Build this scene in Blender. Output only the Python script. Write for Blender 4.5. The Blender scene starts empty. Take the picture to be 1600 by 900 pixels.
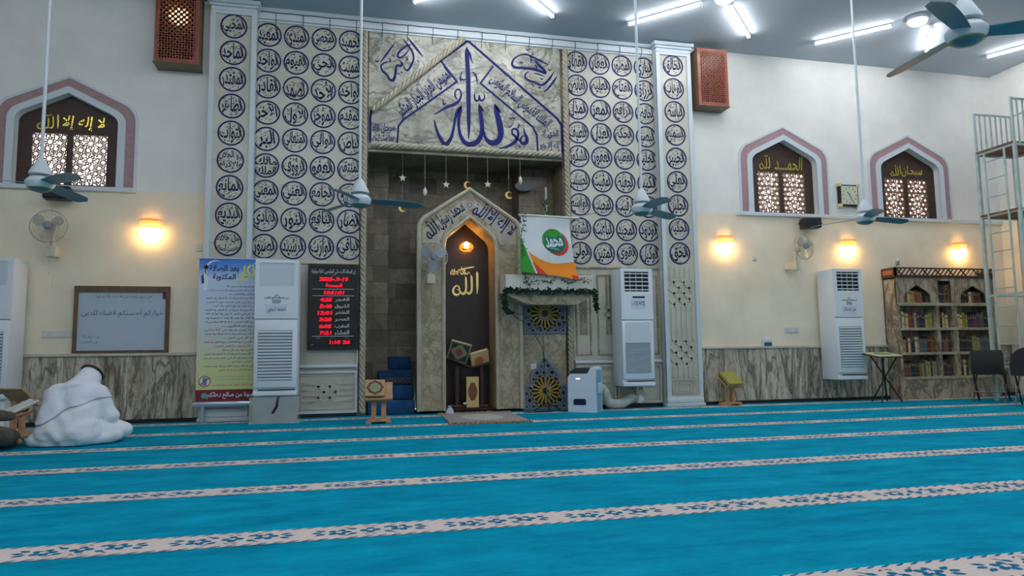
import bpy, bmesh, math, random
from mathutils import Vector, Matrix
from mathutils.geometry import tessellate_polygon
from mathutils.bvhtree import BVHTree
random.seed(7)
PI = math.pi
SC = bpy.context.scene
COL = SC.collection

# ---------------------------------------------------------------- materials
def lin(c):
    def f(v):
        v /= 255.0
        return v / 12.92 if v <= .04045 else ((v + .055) / 1.055) ** 2.4
    return (f(c[0]), f(c[1]), f(c[2]), 1.0)

MATS = {}
def new_mat(name):
    m = bpy.data.materials.new(name); m.use_nodes = True
    nt = m.node_tree
    b = nt.nodes['Principled BSDF']
    MATS[name] = m
    return m, nt, b

def N(nt, t, **kw):
    n = nt.nodes.new(t)
    for k, v in kw.items():
        if k in ('inputs',):
            for i, x in v.items(): n.inputs[i].default_value = x
        else: setattr(n, k, v)
    return n

def M(name, c, rough=.6, metal=0.0, var=.0, vs=6.0, c2=None, bump=0.0, bs=40.0, emit=0.0, spec=None, stretch=None, alpha=1.0, trans=0.0, sheen=0.0):
    if name in MATS: return MATS[name]
    m, nt, b = new_mat(name)
    L = nt.links
    b.inputs['Roughness'].default_value = rough
    b.inputs['Metallic'].default_value = metal
    if spec is not None: b.inputs['Specular IOR Level'].default_value = spec
    if sheen: b.inputs['Sheen Weight'].default_value = sheen
    b.inputs['Base Color'].default_value = lin(c)
    tc = None
    if var > 0 or bump > 0:
        tc = N(nt, 'ShaderNodeNewGeometry').outputs['Position']
        if stretch:
            mp = N(nt, 'ShaderNodeMapping'); mp.inputs['Scale'].default_value = stretch
            L.new(tc, mp.inputs['Vector']); tc = mp.outputs['Vector']
    if var > 0:
        no = N(nt, 'ShaderNodeTexNoise', inputs={'Scale': vs, 'Detail': 5.0, 'Roughness': .6})
        L.new(tc, no.inputs['Vector'])
        rp = N(nt, 'ShaderNodeValToRGB')
        d = c2 if c2 else tuple(max(0, x * (1 - var)) for x in c)
        rp.color_ramp.elements[0].color = lin(d); rp.color_ramp.elements[0].position = .32
        rp.color_ramp.elements[1].color = lin(c); rp.color_ramp.elements[1].position = .62
        L.new(no.outputs['Fac'], rp.inputs['Fac']); L.new(rp.outputs['Color'], b.inputs['Base Color'])
    if bump > 0:
        n2 = N(nt, 'ShaderNodeTexNoise', inputs={'Scale': bs, 'Detail': 3.0})
        L.new(tc, n2.inputs['Vector'])
        bp = N(nt, 'ShaderNodeBump', inputs={'Strength': bump, 'Distance': .02})
        L.new(n2.outputs['Fac'], bp.inputs['Height']); L.new(bp.outputs['Normal'], b.inputs['Normal'])
    if emit > 0:
        b.inputs['Emission Color'].default_value = lin(c); b.inputs['Emission Strength'].default_value = emit
    if trans > 0:
        b.inputs['Transmission Weight'].default_value = trans
    if alpha < 1: b.inputs['Alpha'].default_value = alpha
    return m

def marble(name, base, vein, scale=3.0, stretch=(1, 1, 1), dist=6.0, cover=.5, rough=.25, blotch=None, wave=2.0, bands='X', rot=(0, 0, 0)):
    """veined stone: distorted wave bands plus cloudy patches"""
    if name in MATS: return MATS[name]
    m, nt, b = new_mat(name); L = nt.links
    b.inputs['Roughness'].default_value = rough
    g = N(nt, 'ShaderNodeNewGeometry')
    mp = N(nt, 'ShaderNodeMapping'); mp.inputs['Scale'].default_value = stretch; mp.inputs['Rotation'].default_value = rot
    L.new(g.outputs['Position'], mp.inputs['Vector'])
    w = N(nt, 'ShaderNodeTexWave', wave_type='BANDS', bands_direction=bands, wave_profile='SAW',
          inputs={'Scale': wave, 'Distortion': dist, 'Detail': 6.0, 'Detail Scale': scale, 'Detail Roughness': .62})
    L.new(mp.outputs['Vector'], w.inputs['Vector'])
    rp = N(nt, 'ShaderNodeValToRGB'); cr = rp.color_ramp
    cr.elements[0].position = 0.0; cr.elements[0].color = lin(vein)
    cr.elements[1].position = cover; cr.elements[1].color = lin(base)
    e = cr.elements.new(cover * .35); e.color = lin(tuple((a * .6 + c * .4) for a, c in zip(base, vein)))
    L.new(w.outputs['Fac'], rp.inputs['Fac'])
    no = N(nt, 'ShaderNodeTexNoise', inputs={'Scale': scale * .8, 'Detail': 7.0, 'Roughness': .65})
    L.new(mp.outputs['Vector'], no.inputs['Vector'])
    r2 = N(nt, 'ShaderNodeValToRGB')
    bl = blotch if blotch else tuple(x * .8 for x in base)
    r2.color_ramp.elements[0].position = .38; r2.color_ramp.elements[0].color = lin(bl)
    r2.color_ramp.elements[1].position = .62; r2.color_ramp.elements[1].color = lin(base)
    L.new(no.outputs['Fac'], r2.inputs['Fac'])
    mx = N(nt, 'ShaderNodeMix', data_type='RGBA', blend_type='MULTIPLY'); mx.inputs['Factor'].default_value = .75
    L.new(rp.outputs['Color'], mx.inputs['A']); L.new(r2.outputs['Color'], mx.inputs['B'])
    # multiply darkens: lift back towards the base
    g2 = N(nt, 'ShaderNodeGamma'); g2.inputs['Gamma'].default_value = .72
    L.new(mx.outputs['Result'], g2.inputs['Color']); L.new(g2.outputs['Color'], b.inputs['Base Color'])
    return m

def veined(name, base, vein, mid, stretch=(1, 1, .22), scale=3.0, rough=.3, thin=.045, rot=(0, 0, 0)):
    """book-matched slab look: drawn-out cloudy grounds with thin dark wandering veins"""
    if name in MATS: return MATS[name]
    m, nt, b = new_mat(name); L = nt.links
    b.inputs['Roughness'].default_value = rough
    g = N(nt, 'ShaderNodeNewGeometry')
    mp = N(nt, 'ShaderNodeMapping'); mp.inputs['Scale'].default_value = stretch; mp.inputs['Rotation'].default_value = rot
    L.new(g.outputs['Position'], mp.inputs['Vector'])
    col = None
    n0 = N(nt, 'ShaderNodeTexNoise', inputs={'Scale': scale * 1.1, 'Detail': 8.0, 'Roughness': .62, 'Distortion': .8}); L.new(mp.outputs[0], n0.inputs['Vector'])
    r0 = N(nt, 'ShaderNodeValToRGB'); r0.color_ramp.elements[0].position = .36; r0.color_ramp.elements[0].color = lin(mid)
    r0.color_ramp.elements[1].position = .6; r0.color_ramp.elements[1].color = lin(base); L.new(n0.outputs['Fac'], r0.inputs['Fac']); col = r0.outputs['Color']
    for k, (sc_, th, amt) in enumerate(((scale * .9, thin, .8), (scale * 2.1, thin * .8, .5), (scale * 4.5, thin, .3))):
        n = N(nt, 'ShaderNodeTexNoise', inputs={'Scale': sc_, 'Detail': 6.0, 'Roughness': .6, 'Distortion': 1.1 + k * .3}); 
        of = N(nt, 'ShaderNodeVectorMath', operation='ADD'); of.inputs[1].default_value = (k * 7.3, k * 3.1, k * 5.7); L.new(mp.outputs[0], of.inputs[0]); L.new(of.outputs[0], n.inputs['Vector'])
        r = N(nt, 'ShaderNodeValToRGB'); c = r.color_ramp; c.elements[0].position = .5 - th; c.elements[0].color = (0, 0, 0, 1); c.elements[1].position = .5 + th; c.elements[1].color = (0, 0, 0, 1)
        e = c.elements.new(.5); e.color = (amt, amt, amt, 1); L.new(n.outputs['Fac'], r.inputs['Fac'])
        mx = N(nt, 'ShaderNodeMix', data_type='RGBA'); mx.inputs['B'].default_value = lin(vein); L.new(col, mx.inputs['A']); L.new(r.outputs['Color'], mx.inputs['Factor']); col = mx.outputs['Result']
    L.new(col, b.inputs['Base Color'])
    return m

def blocks(name, c1, c2, mortar, bw=.35, bh=.22, rough=.5):
    """stone courses laid in blocks; runs on x+y so that side faces get it too"""
    if name in MATS: return MATS[name]
    m, nt, b = new_mat(name); L = nt.links
    b.inputs['Roughness'].default_value = rough
    g = N(nt, 'ShaderNodeNewGeometry'); s = N(nt, 'ShaderNodeSeparateXYZ'); L.new(g.outputs['Position'], s.inputs[0])
    a = N(nt, 'ShaderNodeMath', operation='ADD'); L.new(s.outputs['X'], a.inputs[0]); L.new(s.outputs['Y'], a.inputs[1])
    c = N(nt, 'ShaderNodeCombineXYZ'); L.new(a.outputs[0], c.inputs['X']); L.new(s.outputs['Z'], c.inputs['Y'])
    br = N(nt, 'ShaderNodeTexBrick', inputs={'Scale': 1.0, 'Mortar Size': .004, 'Brick Width': bw, 'Row Height': bh, 'Bias': 0.0})
    br.inputs['Color1'].default_value = lin(c1); br.inputs['Color2'].default_value = lin(c2); br.inputs['Mortar'].default_value = lin(mortar)
    L.new(c.outputs[0], br.inputs['Vector'])
    no = N(nt, 'ShaderNodeTexNoise', inputs={'Scale': 5.0, 'Detail': 8.0, 'Roughness': .7, 'Distortion': 1.2}); L.new(g.outputs['Position'], no.inputs['Vector'])
    rp = N(nt, 'ShaderNodeValToRGB'); rp.color_ramp.elements[0].position = .35; rp.color_ramp.elements[0].color = (.38, .36, .33, 1)
    rp.color_ramp.elements[1].position = .6; rp.color_ramp.elements[1].color = (1, 1, 1, 1); L.new(no.outputs['Fac'], rp.inputs['Fac'])
    mx = N(nt, 'ShaderNodeMix', data_type='RGBA', blend_type='MULTIPLY'); mx.inputs['Factor'].default_value = .7
    L.new(br.outputs['Color'], mx.inputs['A']); L.new(rp.outputs['Color'], mx.inputs['B']); L.new(mx.outputs['Result'], b.inputs['Base Color'])
    return m

def glow(name, c, s):
    if name in MATS: return MATS[name]
    m = bpy.data.materials.new(name); m.use_nodes = True; nt = m.node_tree; nt.nodes.clear()
    e = N(nt, 'ShaderNodeEmission', inputs={'Strength': s}); e.inputs['Color'].default_value = lin(c)
    o = N(nt, 'ShaderNodeOutputMaterial'); nt.links.new(e.outputs[0], o.inputs['Surface']); MATS[name] = m
    return m

# ---------------------------------------------------------------- mesh builder
class MB:
    def __init__(s): s.v = []; s.f = []; s.m = []
    def add(s, vs, fs, mi=0):
        b = len(s.v); s.v += [tuple(p) for p in vs]; s.f += [tuple(b + i for i in f) for f in fs]; s.m += [mi] * len(fs); return s
    def poly(s, pts, mi=0): return s.add(pts, [tuple(range(len(pts)))], mi)
    def box(s, x0, x1, y0, y1, z0, z1, mi=0):
        vs = [(x0, y0, z0), (x1, y0, z0), (x1, y1, z0), (x0, y1, z0), (x0, y0, z1), (x1, y0, z1), (x1, y1, z1), (x0, y1, z1)]
        return s.add(vs, [(0, 3, 2, 1), (4, 5, 6, 7), (0, 1, 5, 4), (1, 2, 6, 5), (2, 3, 7, 6), (3, 0, 4, 7)], mi)
    def rbox(s, x0, x1, y0, y1, z0, z1, r=.01, mi=0, seg=2, mat=None):
        bm = bmesh.new(); bmesh.ops.create_cube(bm, size=1.0)
        for v in bm.verts:
            v.co = Vector(((x0 + x1) / 2 + v.co.x * (x1 - x0), (y0 + y1) / 2 + v.co.y * (y1 - y0), (z0 + z1) / 2 + v.co.z * (z1 - z0)))
        r = min(r, abs(x1 - x0) * .45, abs(y1 - y0) * .45, abs(z1 - z0) * .45)
        bmesh.ops.bevel(bm, geom=bm.edges[:], offset=r, segments=seg, profile=.5, affect='EDGES')
        bm.verts.index_update()
        vs = [(mat @ v.co if mat else v.co.copy()) for v in bm.verts]
        s.add(vs, [tuple(v.index for v in f.verts) for f in bm.faces], mi); bm.free(); return s
    def obox(s, a, b, w, h, mi=0, up=(0, 0, 1)):
        """beam from a to b with section w (sideways) x h (along up)"""
        a, b = Vector(a), Vector(b); d = (b - a).normalized(); u = Vector(up)
        if abs(d.dot(u)) > .98: u = Vector((1, 0, 0))
        sd = d.cross(u).normalized(); u2 = sd.cross(d)
        vs = [p + sd * (i * w / 2) + u2 * (j * h / 2) for p in (a, b) for i, j in ((-1, -1), (1, -1), (1, 1), (-1, 1))]
        return s.add(vs, [(3, 2, 1, 0), (4, 5, 6, 7), (0, 1, 5, 4), (1, 2, 6, 5), (2, 3, 7, 6), (3, 0, 4, 7)], mi)
    def tube(s, path, r, n=8, mi=0, caps=True, closed=False):
        P = [Vector(p) for p in path]; k = len(P); R = r if isinstance(r, (list, tuple)) else [r] * k
        vs = []; prev = None
        for i, p in enumerate(P):
            if closed: d = P[(i + 1) % k] - P[i - 1]
            else: d = P[min(i + 1, k - 1)] - P[max(i - 1, 0)]
            d.normalize()
            if prev is None:
                u = Vector((0, 0, 1)) if abs(d.z) < .9 else Vector((1, 0, 0))
                a = d.cross(u).normalized()
            else:
                a = (prev - d * prev.dot(d)).normalized()
            prev = a; c = d.cross(a)
            for j in range(n):
                t = 2 * PI * j / n; vs.append(p + (a * math.cos(t) + c * math.sin(t)) * R[i])
        fs = []
        for i in range(k if closed else k - 1):
            i2 = (i + 1) % k
            for j in range(n): fs.append((i * n + j, i * n + (j + 1) % n, i2 * n + (j + 1) % n, i2 * n + j))
        if caps and not closed: fs += [tuple(reversed(range(n))), tuple((k - 1) * n + j for j in range(n))]
        return s.add(vs, fs, mi)
    def lathe(s, prof, c=(0, 0, 0), n=20, mi=0, axis='z', caps=True, sx=1, sy=1):
        vs = []
        for r, h in prof:
            for j in range(n):
                t = 2 * PI * j / n; a, b = r * math.cos(t) * sx, r * math.sin(t) * sy
                p = (a, b, h) if axis == 'z' else ((a, -h, b) if axis == 'y' else (h, a, b))
                vs.append((p[0] + c[0], p[1] + c[1], p[2] + c[2]))
        fs = []
        for i in range(len(prof) - 1):
            for j in range(n): fs.append((i * n + j, i * n + (j + 1) % n, (i + 1) * n + (j + 1) % n, (i + 1) * n + j))
        if caps: fs += [tuple(reversed(range(n))), tuple((len(prof) - 1) * n + j for j in range(n))]
        return s.add(vs, fs, mi)
    def ell(s, c, r, mi=0, n=12, k=8):
        pr = []
        vs = [(c[0], c[1], c[2] - r[2])]
        for i in range(1, k):
            t = -PI / 2 + PI * i / k
            for j in range(n):
                a = 2 * PI * j / n; vs.append((c[0] + r[0] * math.cos(t) * math.cos(a), c[1] + r[1] * math.cos(t) * math.sin(a), c[2] + r[2] * math.sin(t)))
        vs.append((c[0], c[1], c[2] + r[2])); fs = []
        for j in range(n): fs.append((0, 1 + (j + 1) % n, 1 + j))
        for i in range(k - 2):
            for j in range(n): fs.append((1 + i * n + j, 1 + i * n + (j + 1) % n, 1 + (i + 1) * n + (j + 1) % n, 1 + (i + 1) * n + j))
        t = len(vs) - 1; o = 1 + (k - 2) * n
        for j in range(n): fs.append((o + j, o + (j + 1) % n, t))
        return s.add(vs, fs, mi)
    def prism(s, poly, y0, y1, mi=0, holes=(), back=True):
        """outline in XZ pushed from y0 (front) to y1 (back), with holes"""
        loops = [list(poly)] + [list(h) for h in holes]
        flat = [p for l in loops for p in l]
        tris = tessellate_polygon([[Vector((p[0], p[1], 0)) for p in l] for l in loops])
        n = len(flat)
        vs = [(p[0], y0, p[1]) for p in flat] + [(p[0], y1, p[1]) for p in flat]
        fs = []
        for t in tris:
            a, b, c = [flat[i] for i in t]
            ar = (b[0] - a[0]) * (c[1] - a[1]) - (c[0] - a[0]) * (b[1] - a[1])
            t = t if ar > 0 else (t[0], t[2], t[1])
            fs.append(tuple(t))
            if back: fs.append(tuple(n + i for i in reversed(t)))
        o = 0
        for l in loops:
            k = len(l)
            for i in range(k): fs.append((o + i, n + o + i, n + o + (i + 1) % k, o + (i + 1) % k))
            o += k
        return s.add(vs, fs, mi)
    def strip(s, pts, w, y0, y1, mi=0, closed=False):
        """flat bar following a 2D path in XZ, mitred"""
        P = [Vector((p[0], p[1])) for p in pts]; k = len(P); A = []; B = []
        W = [p[2] if len(p) > 2 else w for p in pts]
        for i in range(k):
            a = P[i - 1] if (i > 0 or closed) else P[i]; c = P[(i + 1) % k] if (i < k - 1 or closed) else P[i]
            d1 = (P[i] - a); d2 = (c - P[i])
            if d1.length < 1e-9: d1 = d2
            if d2.length < 1e-9: d2 = d1
            n1 = Vector((-d1.y, d1.x)).normalized(); n2 = Vector((-d2.y, d2.x)).normalized()
            n = (n1 + n2)
            n = n.normalized() if n.length > 1e-6 else n1
            q = max(.5, n.dot(n1)); n = n * (W[i] / 2 / q)
            A.append(P[i] + n); B.append(P[i] - n)
        vs = [(p.x, y0, p.y) for p in A] + [(p.x, y0, p.y) for p in B] + [(p.x, y1, p.y) for p in A] + [(p.x, y1, p.y) for p in B]
        fs = []
        for i in range(k if closed else k - 1):
            j = (i + 1) % k
            fs += [(i, k + i, k + j, j), (2 * k + i, i, j, 2 * k + j), (k + i, 3 * k + i, 3 * k + j, k + j)]
        if not closed: fs += [(0, 2 * k, 3 * k, k), (k - 1, 2 * k - 1, 4 * k - 1, 3 * k - 1)]
        return s.add(vs, fs, mi)
    def nib(s, pts, y, mi=0, sub=5):
        """broad pen stroke (x, z, width) smoothed by Catmull-Rom, a few mm proud of y"""
        P = [pts[0]] + list(pts) + [pts[-1]]; out = []
        for i in range(1, len(P) - 2):
            for j in range(sub):
                t = j / sub; o = []
                for k in range(3):
                    a, b, c, d = P[i - 1][k], P[i][k], P[i + 1][k], P[i + 2][k]
                    o.append(.5 * (2 * b + (c - a) * t + (2 * a - 5 * b + 4 * c - d) * t * t + (3 * b - a - 3 * c + d) * t ** 3))
                out.append((o[0], o[1], max(.002, o[2])))
        out.append(pts[-1])
        return s.strip(out, .01, y - .004, y, mi)
    def allah(s, cx, cz, w, h, y, rot=0.0, mi=0, alif=True):
        """the name written with a broad pen; strokes in a unit box, right to left"""
        S = [[(.93, 1, .02), (.945, .9, .085), (.94, .6, .09), (.93, .3, .08), (.915, .05, .02)]] if alif else []
        S += [[(.715, .86, .02), (.735, .76, .075), (.735, .5, .085), (.73, .3, .08), (.70, .16, .09), (.63, .09, .10), (.56, .13, .06), (.53, .22, .03)],
              [(.515, .80, .02), (.532, .70, .07), (.53, .45, .08), (.525, .3, .075), (.495, .16, .09), (.42, .08, .10), (.34, .12, .07), (.30, .24, .05)],
              [(.305, .2, .05), (.27, .36, .06), (.2, .43, .05), (.12, .37, .07), (.06, .24, .085), (.085, .10, .09), (.19, .04, .09), (.29, .12, .05), (.26, .24, .04), (.19, .27, .03)],
              [(.46, .98, .02), (.47, .90, .04), (.51, .90, .035), (.52, .98, .03), (.55, .90, .04), (.60, .92, .035), (.61, 1.0, .02)], [(.66, 1.0, .02), (.665, .90, .035)]]
        c, n = math.cos(rot), math.sin(rot)
        for st in S:
            s.nib([(cx + (p - .5) * w * c - (q - .5) * h * n, cz + (p - .5) * w * n + (q - .5) * h * c, k * (w + h) / 2) for p, q, k in st], y, mi, 4)
        return s
    def xf(s, mat, start=0):
        for i in range(start, len(s.v)): s.v[i] = tuple(mat @ Vector(s.v[i]))
        return s
    def text(s, t, cx, cz, w=None, h=None, y=0.0, rot=0.0, mi=0, bold=0.0, fit=False, fn=None, arabic=True, shear=0.0):
        """lettering on an XZ face that looks towards -y, centred at cx, cz; fit stretches it to w x h"""
        V, F, bb = glyphs(t, bold, arabic)
        if not V: return s
        bw, bh = bb[2] - bb[0], bb[3] - bb[1]
        if fit: sx, sz = w / bw, h / bh
        elif w and h: sx = sz = min(w / bw, h / bh)
        elif w: sx = sz = w / bw
        else: sx = sz = h / bh
        mx, mz = (bb[0] + bb[2]) / 2, (bb[1] + bb[3]) / 2; c, n = math.cos(rot), math.sin(rot); vs = []
        for a, b in V:
            p, q = (a - mx) * sx, (b - mz) * sz; p += q * shear
            X, Z = cx + p * c - q * n, cz + p * n + q * c
            vs.append(fn(X, Z) if fn else (X, y, Z))
        return s.add(vs, F, mi)
    def build(s, name, mats, parent=None, smooth=False, world=True, angle=40):
        me = bpy.data.meshes.new(name)
        off = Vector((0, 0, 0))
        if parent is not None and world:
            q = parent
            while q is not None: off += q.location; q = q.parent
        me.from_pydata([(v[0] - off.x, v[1] - off.y, v[2] - off.z) for v in s.v], [], s.f)
        if not isinstance(mats, (list, tuple)): mats = [mats]
        for m in mats: me.materials.append(m)
        me.polygons.foreach_set('material_index', [min(i, len(mats) - 1) for i in s.m])
        if smooth:
            me.polygons.foreach_set('use_smooth', [True] * len(s.f))
            try: me.set_sharp_from_angle(angle=math.radians(angle))
            except Exception: pass
        me.update()
        o = bpy.data.objects.new(name, me); COL.objects.link(o)
        if parent is not None: o.parent = parent
        return o

# ---------------------------------------------------------------- objects
def tag(o, label, cat=None, group=None, kind=None):
    if label: o['label'] = label
    if cat: o['category'] = cat
    if cat and not kind: o['kind'] = 'thing'
    if group: o['group'] = group
    if kind: o['kind'] = kind
    return o
def thing(name, label, cat, loc=(0, 0, 0), rz=0.0, group=None):
    o = bpy.data.objects.new(name, None); COL.objects.link(o); o.empty_display_size = .1
    o.location = loc; o.rotation_euler = (0, 0, rz)
    return tag(o, label, cat, group)
def struct(o): o['kind'] = 'structure'; return o
def kids(o): return [c for c in bpy.data.objects if c.parent == o]
def dup(root, loc, label=None, rz=None, group=None):
    r = root.copy(); COL.objects.link(r); r.location = loc
    if rz is not None: r.rotation_euler = (0, 0, rz)
    if label: r['label'] = label
    if group: r['group'] = group
    for ch in kids(root):
        c = ch.copy(); COL.objects.link(c); c.parent = r
        for g in kids(ch):
            d = g.copy(); COL.objects.link(d); d.parent = c
    return r

# ---------------------------------------------------------------- Arabic lettering
_A = {}
def _reg(ch, base, n):
    _A[ch] = [base + i for i in range(n)]
for ch, b, n in (('ء', 0xFE80, 1), ('آ', 0xFE81, 2), ('أ', 0xFE83, 2), ('ؤ', 0xFE85, 2), ('إ', 0xFE87, 2), ('ئ', 0xFE89, 4), ('ا', 0xFE8D, 2), ('ب', 0xFE8F, 4),
                 ('ة', 0xFE93, 2), ('ت', 0xFE95, 4), ('ث', 0xFE99, 4), ('ج', 0xFE9D, 4), ('ح', 0xFEA1, 4), ('خ', 0xFEA5, 4), ('د', 0xFEA9, 2), ('ذ', 0xFEAB, 2),
                 ('ر', 0xFEAD, 2), ('ز', 0xFEAF, 2), ('س', 0xFEB1, 4), ('ش', 0xFEB5, 4), ('ص', 0xFEB9, 4), ('ض', 0xFEBD, 4), ('ط', 0xFEC1, 4), ('ظ', 0xFEC5, 4),
                 ('ع', 0xFEC9, 4), ('غ', 0xFECD, 4), ('ف', 0xFED1, 4), ('ق', 0xFED5, 4), ('ك', 0xFED9, 4), ('ل', 0xFEDD, 4), ('م', 0xFEE1, 4), ('ن', 0xFEE5, 4),
                 ('ه', 0xFEE9, 4), ('و', 0xFEED, 2), ('ى', 0xFEEF, 2), ('ي', 0xFEF1, 4)): _reg(ch, b, n)
_LA = {'آ': 0xFEF5, 'أ': 0xFEF7, 'إ': 0xFEF9, 'ا': 0xFEFB}
def shape(t):
    out = []; i = 0
    def joins(c): return c in _A and len(_A[c]) == 4
    while i < len(t):
        c = t[i]
        if c == 'ـ': out.append('ـ'); i += 1; continue
        if c not in _A: out.append(c); i += 1; continue
        p = t[i - 1] if i > 0 else ' '
        pj = joins(p) or p == 'ـ'
        if c == 'ل' and i + 1 < len(t) and t[i + 1] in _LA:
            out.append(chr(_LA[t[i + 1]] + (1 if pj else 0))); i += 2; continue
        nx = t[i + 1] if i + 1 < len(t) else ' '
        nj = (nx in _A and nx != 'ء') or nx == 'ـ'
        F = _A[c]
        if len(F) == 4: k = 3 if (pj and nj) else 1 if pj else 2 if nj else 0
        elif len(F) == 2: k = 1 if pj else 0
        else: k = 0
        out.append(chr(F[k])); i += 1
    # right to left, keeping runs of figures as they read
    res = []; run = ''
    for c in out:
        if c.isdigit() or c in '.:-/': run += c
        else:
            if run: res.insert(0, run); run = ''
            res.insert(0, c)
    if run: res.insert(0, run)
    return ''.join(res)
_G = {}
def glyphs(t, bold=0.0, arabic=True):
    key = (t, bold, arabic)
    if key in _G: return _G[key]
    cu = bpy.data.curves.new('lettering', 'FONT'); cu.body = shape(t) if arabic else t
    cu.resolution_u = 2; cu.offset = bold; cu.fill_mode = 'FRONT' if hasattr(cu, 'fill_mode') else cu.fill_mode
    o = bpy.data.objects.new('lettering', cu); COL.objects.link(o)
    dg = bpy.context.evaluated_depsgraph_get(); dg.update()
    me = bpy.data.meshes.new_from_object(o.evaluated_get(dg))
    V = [(v.co.x, v.co.y) for v in me.vertices]; F = []
    for p in me.polygons:
        q = list(p.vertices); a, b, c = V[q[0]], V[q[1]], V[q[2]]
        if (b[0] - a[0]) * (c[1] - a[1]) - (c[0] - a[0]) * (b[1] - a[1]) < 0: q.reverse()
        F.append(tuple(q))
    bpy.data.objects.remove(o); bpy.data.curves.remove(cu); bpy.data.meshes.remove(me)
    bb = (min(v[0] for v in V), min(v[1] for v in V), max(v[0] for v in V), max(v[1] for v in V)) if V else None
    _G[key] = (V, F, bb); return _G[key]

# ---------------------------------------------------------------- outlines
def bez(a, b, c, n=6): return [((1 - t) ** 2 * a[0] + 2 * t * (1 - t) * b[0] + t * t * c[0], (1 - t) ** 2 * a[1] + 2 * t * (1 - t) * b[1] + t * t * c[1]) for t in [i / n for i in range(n + 1)]]
def arch(cx, hw, z0, zs, zp, k=.2, n=7, fr=.41):
    """pointed arch outline from bottom right over the peak to bottom left"""
    q = (hw * (1 - k), zs + (zp - zs) * fr)
    r = bez((hw, zs), (hw, zs + (q[1] - zs) * .62), q, n)
    R = [(hw, z0)] + r; pts = [(cx + x, z) for x, z in R] + [(cx, zp)] + [(cx - x, z) for x, z in reversed(R)]
    return pts
def circ(cx, cz, r, n=32, a0=0.0): return [(cx + r * math.cos(a0 + 2 * PI * i / n), cz + r * math.sin(a0 + 2 * PI * i / n)) for i in range(n)]
def inside(p, poly):
    c = False; j = len(poly) - 1
    for i in range(len(poly)):
        a, b = poly[i], poly[j]
        if (a[1] > p[1]) != (b[1] > p[1]) and p[0] < (b[0] - a[0]) * (p[1] - a[1]) / (b[1] - a[1]) + a[0]: c = not c
        j = i
    return c
def clip_segs(segs, poly, keep_out=None, step=.006):
    """pieces of segments that lie inside poly (and outside an optional circle)"""
    out = []
    for a, b in segs:
        L = math.hypot(b[0] - a[0], b[1] - a[1]); n = max(2, int(L / step)); run = None; last = None
        for i in range(n + 1):
            t = i / n; p = (a[0] + (b[0] - a[0]) * t, a[1] + (b[1] - a[1]) * t)
            ok = inside(p, poly) and not (keep_out and math.hypot(p[0] - keep_out[0], p[1] - keep_out[1]) < keep_out[2])
            if ok:
                if run is None: run = p
                last = p
            elif run is not None:
                out.append((run, last)); run = None
        if run is not None: out.append((run, last))
    return [s for s in out if math.hypot(s[0][0] - s[1][0], s[0][1] - s[1][1]) > .004]
def hex_star(x0, x1, z0, z1, a):
    """six-pointed star net over a hexagon grid with edge a"""
    S = []; w = a * math.sqrt(3); r = 0; z = z0
    while z < z1 + 2 * a:
        x = x0 + (w / 2 if r % 2 else 0)
        while x < x1 + w:
            mids = [(x + w / 2 * math.cos(PI / 3 * i), z + w / 2 * math.sin(PI / 3 * i)) for i in range(6)]
            inn = [(x + a * .46 * math.cos(PI / 3 * i + PI / 6), z + a * .46 * math.sin(PI / 3 * i + PI / 6)) for i in range(6)]
            for i in range(6):
                S += [(mids[i], inn[i]), (inn[i], mids[(i + 1) % 6])]
                v = (x + a * math.cos(PI / 3 * i + PI / 6), z + a * math.sin(PI / 3 * i + PI / 6)); S.append((inn[i], v))
            x += w
        z += 1.5 * a; r += 1
    return S
# ================================================================ palette
WHITE = M('white_paint', (232, 230, 225), .75, var=.04, vs=2.0)
CREAM = M('cream_paint', (240, 227, 203), .6, var=.07, vs=1.3)
CEIL = M('ceiling_paint', (182, 193, 203), .85)
TRIMW = M('white_trim', (205, 212, 218), .5)
PINK = M('pink_stone', (170, 136, 140), .7, var=.08, vs=20)
BLACK = M('black_plastic', (14, 15, 18), .45)
DKW = M('dark_brown_wood', (62, 38, 28), .5, var=.25, vs=3, stretch=(1, 1, 8))
GOLD = M('gold_letters', (214, 190, 84), .25, metal=.85)
NAVY = M('navy_inlay', (18, 26, 96), .55, spec=.2); NAVYD = M('dark_navy_inlay', (26, 30, 72), .55, spec=.2); NAVYR = M('ring_navy_inlay', (24, 29, 92), .55, spec=.2)
CLAD = M('pale_marble', (193, 190, 175), .3, var=.07, vs=3)
CENT = veined('cloudy_marble', (192, 189, 174), (84, 84, 78), (138, 136, 122), (.9, 1, 1.2), 1.7, .35, .03)
STONE = veined('beige_stone', (176, 166, 142), (112, 100, 78), (138, 126, 102), (1, 1, .8), 3.5, .45, .04)
ROPE = marble('rope_stone', (196, 188, 168), (170, 160, 140), 6, (1, 1, 1), 4, .4, .4)
DADO = veined('striped_marble', (208, 200, 182), (64, 58, 54), (166, 154, 134), (1.3, 1, .22), 3.2, .25, .05, (0, .14, 0))
SHELFM = veined('grey_shelf_marble', (184, 174, 152), (74, 64, 54), (136, 122, 102), (1, 1, .4), 3.0, .35, .05)
NICHE = blocks('niche_blocks', (146, 134, 112), (86, 77, 64), (74, 66, 56), .42, .24)
JOINT = M('joint_grey', (128, 124, 112), .7)
SILVER = M('brushed_aluminium', (178, 196, 210), .3, metal=.7)
ACW = M('air_conditioner_white', (218, 226, 234), .35)
ACG = M('louvre_grey', (150, 160, 170), .5)
DARK = M('dark_slot', (16, 18, 20), .6)
PAPER = M('paper_white', (226, 232, 240), .6)
INK = M('black_ink', (26, 28, 36), .6)
PINE = M('pine_wood', (186, 142, 100), .5, var=.18, vs=6, stretch=(1, 1, 6))
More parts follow.
